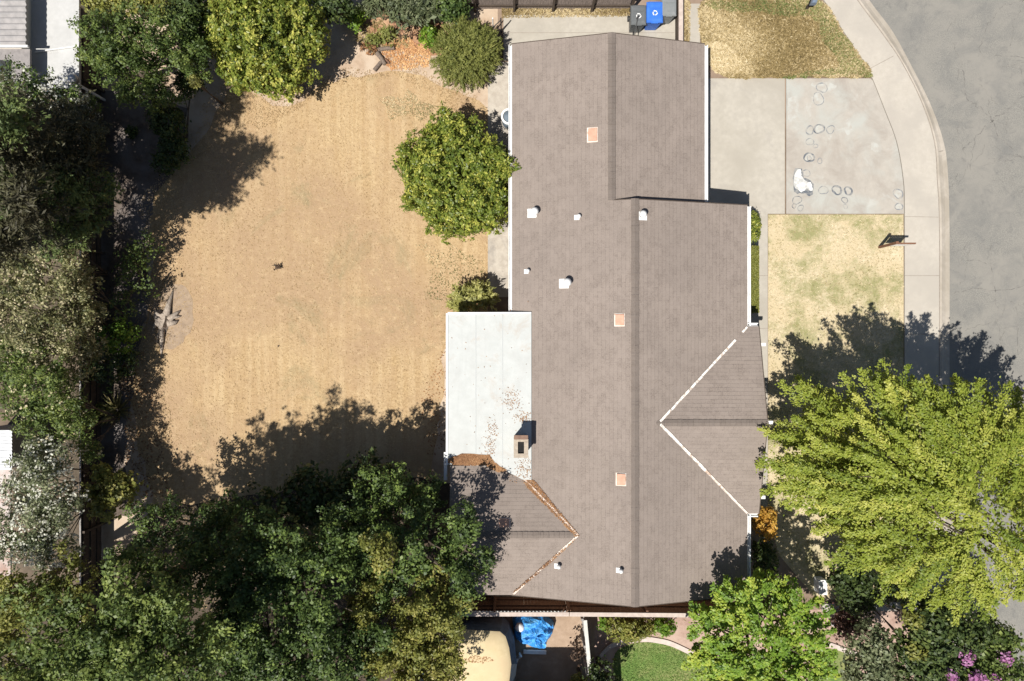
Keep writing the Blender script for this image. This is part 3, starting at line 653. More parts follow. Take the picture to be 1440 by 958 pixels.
# gable triangles
def gable(mb, a, b, ridge, axis, at, th=.12):
    if axis == 'y': pts = [(a, at, wz), (b, at, wz), ((a+b)/2, at, ridge)]; d = (0, th, 0)
    else: pts = [(at, a, wz), (at, b, wz), (at, (a+b)/2, ridge)]; d = (th, 0, 0)
    q = [(p[0]+d[0], p[1]+d[1], p[2]) for p in pts]
    mb.face(pts); mb.face(q[::-1])
    for i in range(3): j = (i+1) % 3; mb.face([pts[i], q[i], q[j], pts[j]])
gable(mb, .3, 6.9, EV+.80, 'y', 10.45); gable(mb, .3, 8.5, EV+1.0, 'y', 4.6); gable(mb, .3, 8.5, EV+1.0, 'y', -9.02)
gable(mb, -6.2, .25, EV+.72, 'x', 8.6); gable(mb, -9.2, -4.9, EV+.5, 'x', -1.72)
wall = mb.build('wall', MT['stucco'], house)
def zl(x, y): return EV+PT*x
def zg(x, y): return EV+PT*(7.2-x)
def zr(x, y): return EV+PT*(8.8-x)
def zfn(x, y): return EV+PT*(.53-y)
def zfs(x, y): return EV+PT*(y+6.47)
def zwn(x, y): return EV+PT*(-4.68-y)
def zws(x, y): return EV+PT*(y+9.51)
SL = math.hypot(1, PT)
planes = [
 ([(0, 11.08), (0, -4.68), (2.415, -7.095), (0, -9.51), (4.4, -9.51), (4.4, 5.05), (3.6, 5.05), (3.6, 11.08)], zl, lambda p: (p[1], p[0]*SL)),
 ([(3.6, 11.08), (3.6, 4.72), (7.2, 4.72), (7.2, 11.08)], zg, lambda p: (p[1]+.1, (7.2-p[0])*SL)),
 ([(4.4, 5.05), (4.4, -9.51), (8.8, -9.51), (8.8, -6.47), (5.3, -2.97), (8.8, .53), (8.8, 5.05)], zr, lambda p: (p[1], (8.8-p[0])*SL)),
 ([(8.8, .53), (5.3, -2.97), (9.22, -2.97), (9.22, .53)], zfn, lambda p: (p[0], (.53-p[1])*SL)),
 ([(5.3, -2.97), (8.8, -6.47), (9.22, -6.47), (9.22, -2.97)], zfs, lambda p: (p[0], (p[1]+6.47)*SL)),
 ([(-2.3, -4.68), (0, -4.68), (2.415, -7.095), (-2.3, -7.095)], zwn, lambda p: (p[0], (-4.68-p[1])*SL)),
 ([(-2.3, -7.095), (2.415, -7.095), (0, -9.51), (-2.3, -9.51)], zws, lambda p: (p[0], (p[1]+9.51)*SL)),
]
mb = MB()
for poly, zf, uvf in planes: mb.prism(poly, 0, 0, zf=zf, uvf=uvf, drop=.11)
roof = mb.build('roof', MT['shingle'], house)
def ridge(a, b, wid, z, dx):           # overlapping cap shingles
    mb = MB(); a = Vector(a); b = Vector(b); L = (b-a).length; n = int(L/.19); d = (b-a)/L; s = Vector((-d.y, d.x, 0))
    for k in range(n):
        p = a+d*(k*L/n); q = a+d*((k+1.12)*L/n); z0, z1 = .036, .018
        j = random.uniform(-.006, .006)
        c0 = p+Vector((0, 0, z0)); c1 = q+Vector((0, 0, z1)); dr = Vector((0, 0, -wid*PT))
        l0, l1, r0, r1 = c0+s*(wid+j)+dr, c1+s*(wid+j)+dr, c0-s*(wid+j)+dr, c1-s*(wid+j)+dr
        u = random.uniform(0, 5)
        mb.face([c0, c1, l1, l0], [(u, 0), (u+.1, 0), (u+.1, .1), (u, .1)]); mb.face([r0, r1, c1, c0], [(u, 0), (u+.1, 0), (u+.1, .1), (u, .1)])
        mb.face([l0, l0+Vector((0, 0, -.02)), c0+Vector((0, 0, -.02)), c0]); mb.face([c0, c0+Vector((0, 0, -.02)), r0+Vector((0, 0, -.02)), r0])
    return mb.build('ridge_cap', MT['cap'], roof)
ridge((3.6, 5.06, EV+.9), (3.6, 11.09, EV+.9), .14, 0, 0)
ridge((4.4, -9.52, EV+1.1), (4.4, 5.06, EV+1.1), .14, 0, 0)
ridge((5.2, -2.97, EV+.875), (9.23, -2.97, EV+.875), .12, 0, 0)
ridge((2.3, -7.095, EV+.604), (-2.31, -7.095, EV+.604), .12, 0, 0)
def valley(a, b, wid, mat, brk=None, z=.012, name='valley_flashing'):
    mb = MB(); a = Vector(a); b = Vector(b); L = (b-a).length; d = (b-a)/L; s = Vector((-d.y, d.x, 0)).normalized(); t = 0; rn = random.Random(int(L*100))
    while t < 1:
        dt = rn.uniform(.05, .14); w0 = wid*rn.uniform(.8, 1.05); e = min(1, t+dt*.97)
        p, q = a.lerp(b, t)+s*rn.uniform(-.008, .008), a.lerp(b, e)+s*rn.uniform(-.008, .008)
        if brk and any(x0 < t < x1 for x0, x1 in brk):
            if mb.f: mb.build(name, mat, roof); mb = MB()
        else:
            up = Vector((0, 0, z+.02)); l = Vector((0, 0, z+.02+w0*.10))
            mb.face([p-s*w0/2+l, p+up, q+up, q-s*w0/2+l]); mb.face([p+up, p+s*w0/2+l, q+s*w0/2+l, q+up])
        t += dt
    return mb.build(name, mat, roof)
valley((5.35, -2.92, EV+.863), (8.78, .51, EV+.005), .085, MT['whitefl'], brk=[(.36, .40), (.62, .66), (.86, .90)])
valley((5.35, -3.02, EV+.863), (7.1, -4.77, EV+.425), .10, MT['whitefl']); valley((7.1, -4.77, EV+.425), (8.78, -6.45, EV+.005), .085, MT['rust'])
valley((2.4, -7.08, EV+.6), (.45, -5.13, EV+.113), .07, MT['rust'])
valley((2.4, -7.11, EV+.6), (.05, -9.46, EV+.013), .075, MT['rust'], brk=[(.42, .50), (.72, .76)])
# gutters
def gutter(a, b, inward, wd=.11):
    mb = MB(); a = Vector(a); b = Vector(b); i = Vector(inward); z = Vector((0, 0, 1))
    prof = [(0, -.01), (0, -.12), (-wd*.8, -.12), (-wd, -.01), (-wd-.015, 0), (-wd+.02, -.005), (-wd*.75, -.09), (-.02, -.09), (-.02, -.01)]
    A = [a+i*x+z*h for x, h in prof]; B = [b+i*x+z*h for x, h in prof]; n = len(prof)
    for k in range(n):
        j = (k+1) % n; mb.face([A[k], A[j], B[j], B[k]])
    mb.face(A[::-1]); mb.face(B); return mb
def put_gutter(a, b, inw):
    g = gutter(a, b, inw).build('gutter', MT['paint'], house); return g
ez = EV-.01
put_gutter((-.003, 11.05, ez), (-.003, .99, ez), (1, 0, 0)); put_gutter((7.203, 4.75, ez), (7.203, 11.05, ez), (-1, 0, 0)); put_gutter((8.803, .56, ez), (8.803, 5.02, ez), (-1, 0, 0))
put_gutter((8.803, -9.48, ez), (8.803, -6.50, ez), (-1, 0, 0)); put_gutter((8.82, .533, ez), (9.2, .533, ez), (0, -1, 0)); put_gutter((8.82, -6.473, ez), (9.2, -6.473, ez), (0, 1, 0))
for (y, z) in ((-.15, EV+.02), (-2.97, EV+.72), (-5.85, EV-.02)):
    mb = MB(); mb.bar((8.7, y, z), (9.45, y, z), .12, .14); mb.build('beam_end', MT['paint'], house)
for yy in (11.0,): pass
# pitched barge boards
def barge(pts):
    mb = MB()
    for a, b in zip(pts, pts[1:]): mb.bar(a, b, .03, .15)
    return mb.build('barge_board', MT['dkwood'], house)
barge([(0, 11.10, EV-.085), (3.6, 11.10, EV+.9-.085), (7.2, 11.10, EV-.085)])
barge([(0, -9.53, EV-.085), (4.4, -9.53, EV+1.1-.085), (8.8, -9.53, EV-.085)])
barge([(9.24, .53, EV-.085), (9.24, -2.97, EV+.875-.085), (9.24, -6.47, EV-.085)])
barge([(3.65, 5.07, EV+.83), (4.4, 5.07, EV+1.015), (8.8, 5.07, EV-.085)])
# roof vents
def pipe_vent(px, py, zf, s, side):
    z = EV+.6
    for _ in range(4): x, y, _z = P(px, py, z); z = zf(x, y)
    ax = (1 if side > 0 else -1)
    mb = MB(); w_ = s*.46
    mb.prism([(x-w_, y-w_), (x+w_, y-w_), (x+w_, y+w_), (x-w_, y+w_)], 0, 0, zf=lambda a, b: zf(a, b)+.022, drop=.02)
    fl = mb.build('vent', MT['paint'], roof)
    mb = MB(); r = s*.34; h = s*1.25; x += s*.2*ax; z = zf(x, y)
    mb.lathe((x+.02, y+.02, z), [(r*.8, -.03), (r*.7, h*.6), (r*1.15, h*.62), (r*1.2, h*.75), (r*.6, h*.95), (.01, h)], 16); mb.build('vent_cap', MT['paint'], fl, smooth=True)
for q in ((748, 300, zl, .36), (811, 306, zl, .2), (740, 382, zl, .18), (793, 399, zl, .38)): pipe_vent(*q, 1)
pipe_vent(904, 304, zr, .33, -1); pipe_vent(783, 796, zl, .2, 1); pipe_vent(870, 802, zl, .2, 1)
def pink_vent(px, py, zf, wx, wy):
    z = EV+.7
    for _ in range(4): x, y, _z = P(px, py, z); z = zf(x, y)
    mb = MB(); pl = lambda a, b, e: [(x-a, y-b), (x+a, y-b), (x+a, y+b), (x-a, y+b)]
    mb.prism(pl(wx/2, wy/2, 0), 0, 0, zf=lambda a, b: zf(a, b)+.025, drop=.02)
    v = mb.build('roof_vent', MT['rust'], roof)
    mb = MB(); mb.prism(pl(wx*.40, wy*.42, 0), 0, 0, zf=lambda a, b: zf(a, b)+.085, drop=.058); mb.build('vent_hood', MT['pinkvent'], v)
pink_vent(833, 190, zl, .38, .54); pink_vent(871, 450, zl, .36, .47); pink_vent(873, 674, zl, .36, .47); pink_vent(709, 735, zwn, .46, .34)
# covered patio roof
def zp(x, y): return 2.93+.10*(x-.72)
pp = [(-2.4, .98), (-2.4, -4.64), (-.75, -4.70), (-.2, -4.86), (.4, -5.16), (.72, -5.16), (.72, .98)]
mb = MB(); mb.prism(pp, 0, 0, zf=zp, drop=.10)
pr = mb.build('patio_roof', MT['patio'], house)
mb = MB()
for xx in (-1.35, -.35): mb.prism([(xx-.012, .97), (xx-.012, -4.6), (xx+.012, -4.6), (xx+.012, .97)], 0, 0, zf=lambda a, b: zp(a, b)+.006, drop=.008)
mb.build('seam', surf('seam_grey', (.35, .365, .365), (.42, .435, .425), 3), pr)
mb = MB(); mb.bar((-2.44, 1.02, zp(-2.44, 0)-.05), (-2.44, -4.66, zp(-2.44, 0)-.05), .07, .18); mb.bar((-2.40, 1.02, zp(-2.4, 0)-.045), (.72, 1.02, zp(.72, 0)-.055), .07, .16); mb.build('fascia', MT['paint'], pr)
mb = MB(); mb.bar((-2.5, -4.2, 2.5), (-2.5, -5.25, 2.5), .12, .12); mb.build('gutter', MT['paint'], pr)
for yy in (.8, -1.9, -4.4): mb = MB(); mb.box(-2.3, -2.2, yy-.05, yy+.05, 0, 2.5); mb.build('post', MT['paint'], pr)
mb = MB(); mb.prism([(-2.2, .8), (-2.2, -4.9), (.54, -4.9), (.54, .8)], -.05, .06); mb.build('patio_slab', MT['conc'], house)
mb = MB()
dr = rag(smooth_poly([(-2.36, -4.62), (-2.36, -4.42), (-2.0, -4.28), (-1.4, -4.22), (-.95, -4.28), (-.7, -4.5), (-.35, -4.74), (-.2, -4.84), (-.75, -4.68)], 3, True), .12, .025, 2)
dr = [(x, max(y, -4.62 if x < -.9 else -4.80)) for x, y in dr]
mb.prism(dr, 0, 0, zf=lambda a, b: zp(a, b)+.012, drop=.010)
mb.build('stain', surf('rust_drift', (.33, .18, .085), (.22, .115, .055), 12, bmp=.6), pr)
# chimney
ch = MB(); cx0, cx1, cy0, cy1 = .10, .54, -4.14, -3.50
ch.box(cx0, cx1, cy0, cy1, 2.3, 3.78); chim = ch.build('chimney', MT['brick'], house)
mb = MB()
for a in ((cx0-.04, cx1+.04, cy0-.04, cy0+.11), (cx0-.04, cx1+.04, cy1-.11, cy1+.04), (cx0-.04, cx0+.11, cy0+.112, cy1-.112), (cx1-.11, cx1+.04, cy0+.112, cy1-.112)): mb.box(*a, 3.782, 3.88)
mb.build('chimney_crown', surf('crown_mortar', (.42, .36, .28), (.30, .25, .20), 9), chim)
mb = MB(); mb.box(cx0+.112, cx1-.112, cy0+.112, cy1-.112, 3.784, 3.80); mb.build('flue', MT['flue_black'], chim)  # near black plate closes the flue opening
mb = MB(); mb.box(cx0-.03, cx1+.03, cy1-.02, cy1+.13, 3.885, 3.93); mb.build('chimney_cap', surf('rusty_cap', (.16, .10, .075), (.22, .14, .10), 6), chim)
# windows, doors on the walls (seen only from aside)
def opening(kind, x, y, z, wd, ht, axis, mat):
    mb = MB()
    if axis == 'x': mb.box(x, x+.03, y-wd/2, y+wd/2, z, z+ht)
    else: mb.box(x-wd/2, x+wd/2, y, y+.03, z, z+ht)
    o = mb.build(kind, MT['paint'], house)
    mb = MB()
    if axis == 'x': s = 1 if x > 4 else -1; mb.box(min(x+.015, x+.015+s*.02), max(x+.015, x+.015+s*.022), y-wd/2+.06, y+wd/2-.06, z+.06, z+ht-.06)
    else: s = 1 if y > 0 else -1; mb.box(x-wd/2+.06, x+wd/2-.06, min(y+.015, y+.015+s*.02), max(y+.015, y+.015+s*.022), z+.06, z+ht-.06)
    mb.build('pane' if kind == 'window' else 'panel', mat, o)
opening('garage_door', 6.652, 7.8, .02, 4.8, 2.15, 'x', MT['stucco'])
for y in (3.2, -7.8): opening('window', 8.202, y, .95, 1.6, 1.2, 'x', MT['glass'])
for y in (-1.2, -4.6): opening('window', 8.752, y, .95, 1.5, 1.2, 'x', MT['glass'])
for y in (8.3, 3.0): opening('window', .518, y, .95, 1.4, 1.1, 'x', MT['glass'])
opening('door', .518, -1.5, .06, 2.2, 2.05, 'x', MT['glass'])
opening('window', 4.0, -9.082, 1.0, 1.5, 1.1, 'y', MT['glass']); opening('window', 2.4, 10.602, 1.0, 1.2, 1.0, 'y', MT['glass'])

# leaves lying on the patio roof and in the valley
def litter(name, pxs, n, leaf, mat, z, zf, label): return scatter(name, PX(pxs, 2.8), n, leaf, mat, 0, .008, .25, label, None, zf=zf)
zpa = lambda x, y: 2.93+.10*(x-.72)
zva = lambda x, y: np.maximum(EV+PT*x, EV+PT*(-4.68-y))+.02
litter('leaf_litter', [(636, 645), (650, 639), (672, 641), (688, 640), (696, 652), (712, 662), (700, 664), (684, 655), (636, 655)], 3800, (.06, .035), 'brownleaf', 0, zpa, 'brown leaf litter drifted along the south edge of the white patio roof')
def puff(px, py, rx, ry, n, label, leaf=(.05, .028)):
    x, y, _ = P(px, py, 2.85); c = np.column_stack([x+RNG.normal(0, rx/72, n), y+RNG.normal(0, ry/72, n), np.zeros(n)])
    c[:, 0] += .05*np.sin(c[:, 1]*23); c = c[(c[:, 0] < .70) & (c[:, 0] > -2.38)]; n = len(c); c[:, 2] = zpa(c[:, 0], c[:, 1])+RNG.uniform(.006, .02, n); s_ = RNG.uniform(.5, 1.3, n)
    tag(leaves('leaf_litter', c, RNG.normal(size=(n, 3))*np.array([1, 1, .15]), RNG.normal(size=(n, 3))*.25+np.array([0, 0, 1]), leaf[0]*s_, leaf[1]*s_, RNG.uniform(.2, .9, n), LF['brownleaf']), label, kind='stuff')
puff(720, 563, 14, 14, 150, 'small patch of brown leaves on the white patio roof, north of the chimney')
puff(738, 587, 14, 8, 130, 'thin line of brown leaves against the shingles just above the chimney')
puff(692, 600, 9, 14, 60, 'sparse brown leaves on the white roof left of the chimney')
puff(690, 628, 9, 18, 110, 'loose brown leaves trailing down the white roof towards the drift')
puff(738, 660, 16, 18, 220, 'brown leaves at the white roof corner below the chimney')
puff(690, 540, 90, 160, 60, 'scattered single leaves all over the white patio roof')
litter('leaf_litter', [(733, 668), (752, 676), (813, 748), (808, 750), (770, 712), (740, 684)], 1300, (.06, .03), 'brownleaf', 0, zva, 'rust coloured needles filling the roof valley below the chimney')
scatter('leaf_litter', [(.10, -9.40), (.62, -8.94), (1.3, -8.30), (2.2, -7.38), (2.32, -7.22), (1.5, -7.95), (.9, -8.55), (.06, -9.36)], 260, (.055, .03), 'brownleaf', 0, .008, .25, zf=lambda x, y: np.maximum(EV+PT*x, EV+PT*(y+9.51))+.04, label='thin rust coloured needles in the southern roof valley')

# ------------------------------------------------------------------ fences and walls
def fence(name, label, a, b, h, mat, bw=.14, th=.03, postside=1, postn=None, capm=None, railm=None, lattice=None, group=None, gap=.004, capw=.09):
    a = Vector((*a, 0)); b = Vector((*b, 0)); L = (b-a).length; d = (b-a)/L; s = Vector((-d.y, d.x, 0))*postside
    t = thing(name, label, 'fence', a, group); mb = MB(); n = int(L/bw); top = h-(.32 if lattice else 0)
    for k in range(n):
        p = a+d*(k*bw+gap/2); q = a+d*((k+1)*bw-gap/2); hh = top+random.uniform(-.02, .02) if not capm else top
        o = s*random.uniform(-.004, .004); p = p+o; q = q+o
        mb.prism([(p.x, p.y), (q.x, q.y), (q.x+s.x*th, q.y+s.y*th), (p.x+s.x*th, p.y+s.y*th)], .03, hh)
    mb.build('board_panel', mat, t)
    for z in (.35, h*.55, h-.15 if not lattice else top-.12):
        mb = MB(); mb.bar(a+s*(th+.03)+Vector((0, 0, z)), b+s*(th+.03)+Vector((0, 0, z)), .045, .09); mb.build('rail', railm or mat, t)
    pn = postn or max(2, int(L/2.4))
    for k in range(pn+1):
        p = a+d*(L*k/pn)+s*(th+.105); mb = MB(); mb.bar(p, p+Vector((0, 0, h-.03)), .09, .09); mb.build('post', railm or mat, t)
    if capm:
        mb = MB(); c = s*(th*.5+.02)+Vector((0, 0, h+.015)); mb.bar(a+c, b+c, capw, .03); mb.build('cap_rail', capm, t)
    if lattice:
        mb = MB(); x0, x1 = lattice; step = .14; o = s*th*.5
        k = x0
        while k < x1-.3:
            p = a+d*k+o+Vector((0, 0, top)); q = a+d*(k+.3)+o+Vector((0, 0, h-.02)); mb.bar(p, q, .02, .04, up=s)
            p = a+d*(k+.3)+o*1.6+Vector((0, 0, top)); q = a+d*k+o*1.6+Vector((0, 0, h-.02)); mb.bar(p, q, .02, .04, up=s); k += step
        mb.build('lattice', MT['paint'], t)
    return t
a = XY(560, 12); b = XY(886, 12)
fence('wood_fence', 'weathered grey board fence with posts along the north edge behind the paving', (a[0], a[1]), (b[0], b[1]), 1.8, MT['wood'], postside=-1, postn=6, railm=MT['dkwood'])
y0 = -(865-479)*26.2/F
fence('wood_fence', 'brown picket fence with pale cap rail and lattice below the south end of the roof', XY(590, 865, 1.8), (P(800, 0, 1.8)[0], y0), 1.8, MT['redwood'], postside=1, capm=MT['capwood'], lattice=(.2, 5.7), railm=MT['redwood'], capw=.16)
fence('wood_fence', 'reddish brown board fence with pale cap rail behind the neighbouring flower bed', (P(801, 0, 1.8)[0], y0), (P(1020, 0, 1.8)[0], y0-.05), 1.8, MT['redwood'], postside=1, capm=MT['capwood'], railm=MT['redwood'], capw=.16)
fence('wood_fence', 'short grey board fence with light top dividing the bare side yard from the garden', (P(824, 0, 1.5)[0], -(872-479)*26.5/F), (P(831, 0, 1.5)[0], -(948-479)*26.5/F), 1.5, MT['greywood'], postside=-1, capm=surf('pale_cap', (.55, .54, .50), (.47, .46, .42), 5), capw=.14, railm=MT['greywood'])
fx = -(720-112)*26.6/F
fence('wood_fence', 'long dark board fence along the west side of the yard, behind the shrubs', (fx, 12.5), (fx, -12), 1.4, MT['dkwood'], postside=1, postn=11, capm=MT['greywood'], railm=MT['dkwood'], capw=.06)
lw = thing('low_wall', 'narrow low wall with pale cap between the bins and the straw lawn', 'wall', (*XY(953, 55), 0))
x0, x1 = XY(949, 0)[0], XY(957, 0)[0]; ya, yb = XY(0, 85)[1], XY(0, -40)[1]
mb = MB(); mb.box(x0, x1, ya, yb, 0, .5); mb.build('wall_body', MT['dkwood'], lw)
mb = MB(); mb.box(x0+.03, x1-.03, ya, yb, .502, .54); mb.build('coping', MT['capwood'], lw)
# gate by the side path
gt = thing('metal_gate', 'small open metal gate frame beside the round olive shrub', 'gate', (*XY(704, 48), 0))
for (px, py, m_) in ((694, 46, 'paint'), (705, 46, 'blackm')):
    x, y = XY(px, py); mb = MB(); mb.tube([(x, y, 0), (x, y, 1.25)], [.025, .025], 8); mb.build('post', MT[m_], gt)
mb = MB(); x, y = XY(705, 46); mb.bar((x, y, .25), (x-.32, y-.30, .25), .03, .03); mb.bar((x, y, 1.1), (x-.32, y-.30, 1.1), .03, .03); mb.bar((x-.32, y-.30, .2), (x-.32, y-.30, 1.15), .03, .03); mb.build('gate_leaf', MT['blackm'], gt)
sg = thing('metal_gate', 'thin dark gate post with brace beside the grey and blue bins', 'gate', (*XY(892, 44), 0))
x, y = XY(889, 44); mb = MB(); mb.tube([(x, y, 0), (x, y, 1.3)], [.03, .03], 8); mb.build('post', MT['blackm'], sg)
for z0, z1 in ((1.2, .9), (.3, .3)): mb = MB(); mb.bar((x, y, z0), (x-.05, y-.55, z1), .03, .03); mb.build('brace', MT['blackm'], sg)

# ------------------------------------------------------------------ bins
def wheelie_bin(px, py, label, mat, mark, rot=0., s=1.):
    x, y, _ = P(px, py, 1.05); t = thing('wheelie_bin', label, 'bin', (x, y, 0), 'rubbish bins at the end of the paving')
    w_, d_ = .29*s, .36*s
    def ringp(k, z, ox=0): return [(x-w_*k, y-d_*k, z), (x+w_*k, y-d_*k, z), (x+w_*k, y+d_*k, z), (x-w_*k, y+d_*k, z)]
    mb = MB(); rs = [ringp(.72, .06), ringp(.95, .92), ringp(1.04, .93), ringp(1.04, .99)]
    for r0, r1 in zip(rs, rs[1:]):
        for i in range(4): mb.face([r0[i], r0[(i+1) % 4], r1[(i+1) % 4], r1[i]])
    mb.face(rs[0][::-1]); mb.face(rs[-1]); mb.build('body', mat, t)
    mb = MB()       # domed lid with a raised panel
    rs = [ringp(1.06, .992), ringp(1.08, 1.02), ringp(.98, 1.06), ringp(.72, 1.075)]
    for r0, r1 in zip(rs, rs[1:]):
        for i in range(4): mb.face([r0[i], r0[(i+1) % 4], r1[(i+1) % 4], r1[i]])
    mb.face(rs[0][::-1]); mb.face(rs[-1]); mb.box(x-w_*.7, x+w_*.7, y+d_*.35, y+d_*.55, 1.077, 1.095); mb.box(x-w_*.45, x+w_*.45, y-d_*1.16, y-d_*1.0, 1.0, 1.03); lid = mb.build('lid', mat, t)
    mb = MB(); mb.tube([(x-w_*.8, y+d_*1.12, .98), (x+w_*.8, y+d_*1.12, .98)], [.018, .018], 8); mb.build('handle', mat, t)
    for sx in (-1, 1):
        mb = MB(); mb.tube([(x+sx*w_*.98, y+d_*.8, .12), (x+sx*w_*.78, y+d_*.8, .12)], [.12, .12], 14); mb.build('wheel', MT['blackm'], t)
    if mark:       # three chasing arrows
        mb = MB()
        for k in range(3):
            a0 = k*2.094+.5; p = [(x+.085*math.cos(a0+q), y-.05+.085*math.sin(a0+q)) for q in (0, .7, 1.3)]
            strip(mb, p, .035, 1.0785)
            q = p[-1]; dx, dy = math.cos(a0+1.3+1.57), math.sin(a0+1.3+1.57)
            tri = [(q[0]+.035*math.cos(a0+1.3), q[1]+.035*math.sin(a0+1.3), 1.079), (q[0]+dx*.05, q[1]+dy*.05, 1.079), (q[0]-.035*math.cos(a0+1.3), q[1]-.035*math.sin(a0+1.3), 1.079)]
            mb.face(tri)
        mb.build('emblem', MT['paint'], lid)
wheelie_bin(898, 21, 'dark grey wheelie bin with white recycling mark, left of the blue bin', MT['binG'], True)
wheelie_bin(921, 17, 'bright blue wheelie bin with white recycling mark between two grey bins', MT['binB'], True, s=1.06)
wheelie_bin(941, 9, 'plain grey wheelie bin right of the blue bin, beside the low wall', surf('pale_grey_plastic', (.17, .185, .185), (.21, .22, .22), 5, rough=.5), False, s=.95)

# small things around the house
x, y = XY(716, 164, .9)
tb = thing('water_barrel', 'round white rimmed barrel half under the west eave above the citrus tree', 'barrel', (x, y, 0))
mb = MB(); mb.lathe((x, y, 0), [(.24, .0), (.30, .3), (.30, .6), (.27, .86)], 24); mb.build('body', MT['bluegrey'], tb, smooth=True)
mb = MB()
n = 24
for k in range(n):
    a0, a1 = 2*math.pi*k/n, 2*math.pi*(k+1)/n; f = lambda r, a, z: (x+r*math.cos(a), y+r*math.sin(a), z)
    mb.face([f(.25, a0, .93), f(.33, a0, .93), f(.33, a1, .93), f(.25, a1, .93)]); mb.face([f(.33, a0, .86), f(.33, a1, .86), f(.33, a1, .93), f(.33, a0, .93)]); mb.face([f(.25, a1, .86), f(.25, a0, .86), f(.25, a0, .93), f(.25, a1, .93)])
mb.build('rim', MT['paint'], tb)
# sign post on the front lawn
x, y = XY(1236, 348)
sp_ = thing('post_sign', 'brown hanging sign post on the dry front lawn by the pavement', 'sign', (x, y, 0))
mb = MB(); mb.box(x-.045, x+.045, y-.045, y+.045, 0, 1.32); mb.prism([(x-.055, y-.055), (x+.055, y-.055), (x+.055, y+.055), (x-.055, y+.055)], 1.322, 1.35); mb.build('post', MT['redwood'], sp_)
mb = MB(); mb.bar((x+.045, y-.01, 1.2), (x+.80, y-.01, 1.2), .06, .07); mb.build('arm', MT['redwood'], sp_)
mb = MB(); mb.box(x+.10, x+.72, y-.02, y, .50, 1.06); mb.build('sign_board', MT['redwood'], sp_)
mb = MB(); mb.box(x+.13, x+.69, y-.0235, y-.0205, .53, 1.03); mb.build('face', MT['paint'], sp_)
for dx in (.2, .62): mb = MB(); mb.tube([(x+dx, y-.01, 1.06), (x+dx, y-.01, 1.17)], [.008, .008], 6); mb.build('chain', MT['blackm'], sp_)
# white box and small globe near the south lawn end
x, y = XY(1157, 826, .5); wb = thing('utility_box', 'small white rectangular utility box at the shaded south end of the front lawn', 'utility box', (x, y, 0))
mb = MB(); mb.box(x-.15, x+.15, y-.28, y+.28, 0, .5); mb.build('cabinet', MT['paint'], wb)
mb = MB(); mb.box(x-.17, x+.17, y-.3, y+.3, .502, .53); mb.build('lid', MT['paint'], wb)
x, y = XY(1172, 876, .4); gl_ = thing('garden_light', 'small round white garden light in the mulch beside the maple', 'garden light', (x, y, 0))
mb = MB(); mb.tube([(x, y, 0), (x, y, .32)], [.025, .025], 8); mb.build('post', MT['blackm'], gl_)
mb = MB(); mb.lathe((x, y, .3), [(.04, 0), (.11, .05), (.13, .12), (.10, .2), (.03, .24)], 16); mb.build('globe', MT['paint'], gl_, smooth=True)
# blue grey bin at the top edge
x, y = XY(1146, 2, .9); mbx = thing('letter_box', 'blue grey letter box on a post at the top edge of the straw lawn', 'letter box', (x, y, 0))
mb = MB(); mb.box(x-.05, x+.05, y+.05, y+.15, 0, .86); mb.build('post', MT['dkwood'], mbx)
mb = MB()
prof = [(-.13, 0), (.13, 0), (.13, .14), (.09, .22), (0, .25), (-.09, .22), (-.13, .14)]; A = [(x+q*.9-.1, y-.15, .86+z) for q, z in prof]; B = [(x+q*.9+.1, y+.42, .86+z) for q, z in prof]
for i in range(7): j = (i+1) % 7; mb.face([A[i], A[j], B[j], B[i]])
mb.face(A[::-1]); mb.face(B); mb.build('box', surf('slate_blue', (.14, .18, .24), (.18, .22, .28), 4, rough=.4), mbx)

# tree stump with roots
x, y = XY(234, 450); st = thing('tree_stump', 'weathered grey tree stump with spreading roots on the dry lawn', 'tree stump', (x, y, 0))
mb = MB(); n = 18; rn = random.Random(4)
rr = [.30+.07*math.sin(3*a*.35)+rn.uniform(-.035, .035) for a in range(n)]
rings = []
for k_, z in ((1.35, -.02), (1.1, .08), (.92, .2), (.86, .30), (.5, .27), (.15, .25)):
    rings.append([(x-.12+rr[i]*k_*math.cos(2*math.pi*i/n)*.85, y+rr[i]*k_*math.sin(2*math.pi*i/n)*1.25, z+rn.uniform(-.02, .02)) for i in range(n)])
for r0, r1 in zip(rings, rings[1:]):
    for i in range(n): mb.face([r0[i], r0[(i+1) % n], r1[(i+1) % n], r1[i]])
mb.face(rings[-1]); mb.build('stump', MT['stump'], st, weld=True)
for i, (pts, r) in enumerate([([(236, 445), (239, 428), (244, 408)], .12), ([(240, 450), (248, 442), (255, 436)], .10), ([(238, 455), (247, 454), (252, 450)], .11), ([(230, 460), (229, 478), (227, 503)], .10), ([(225, 452), (219, 458), (215, 466)], .09), ([(227, 442), (220, 438), (214, 436)], .07), ([(230, 458), (224, 470), (221, 484)], .05), ([(240, 447), (250, 446), (256, 444)], .07)]):
    mb = MB(); q = [XY(*p) for p in pts]; mb.tube([(q[0][0], q[0][1], .16), (q[1][0], q[1][1], .08), (q[2][0], q[2][1], .0)], [r*1.3, r*.9, r*.25], 7); mb.build('root', MT['stump'], st, smooth=True)
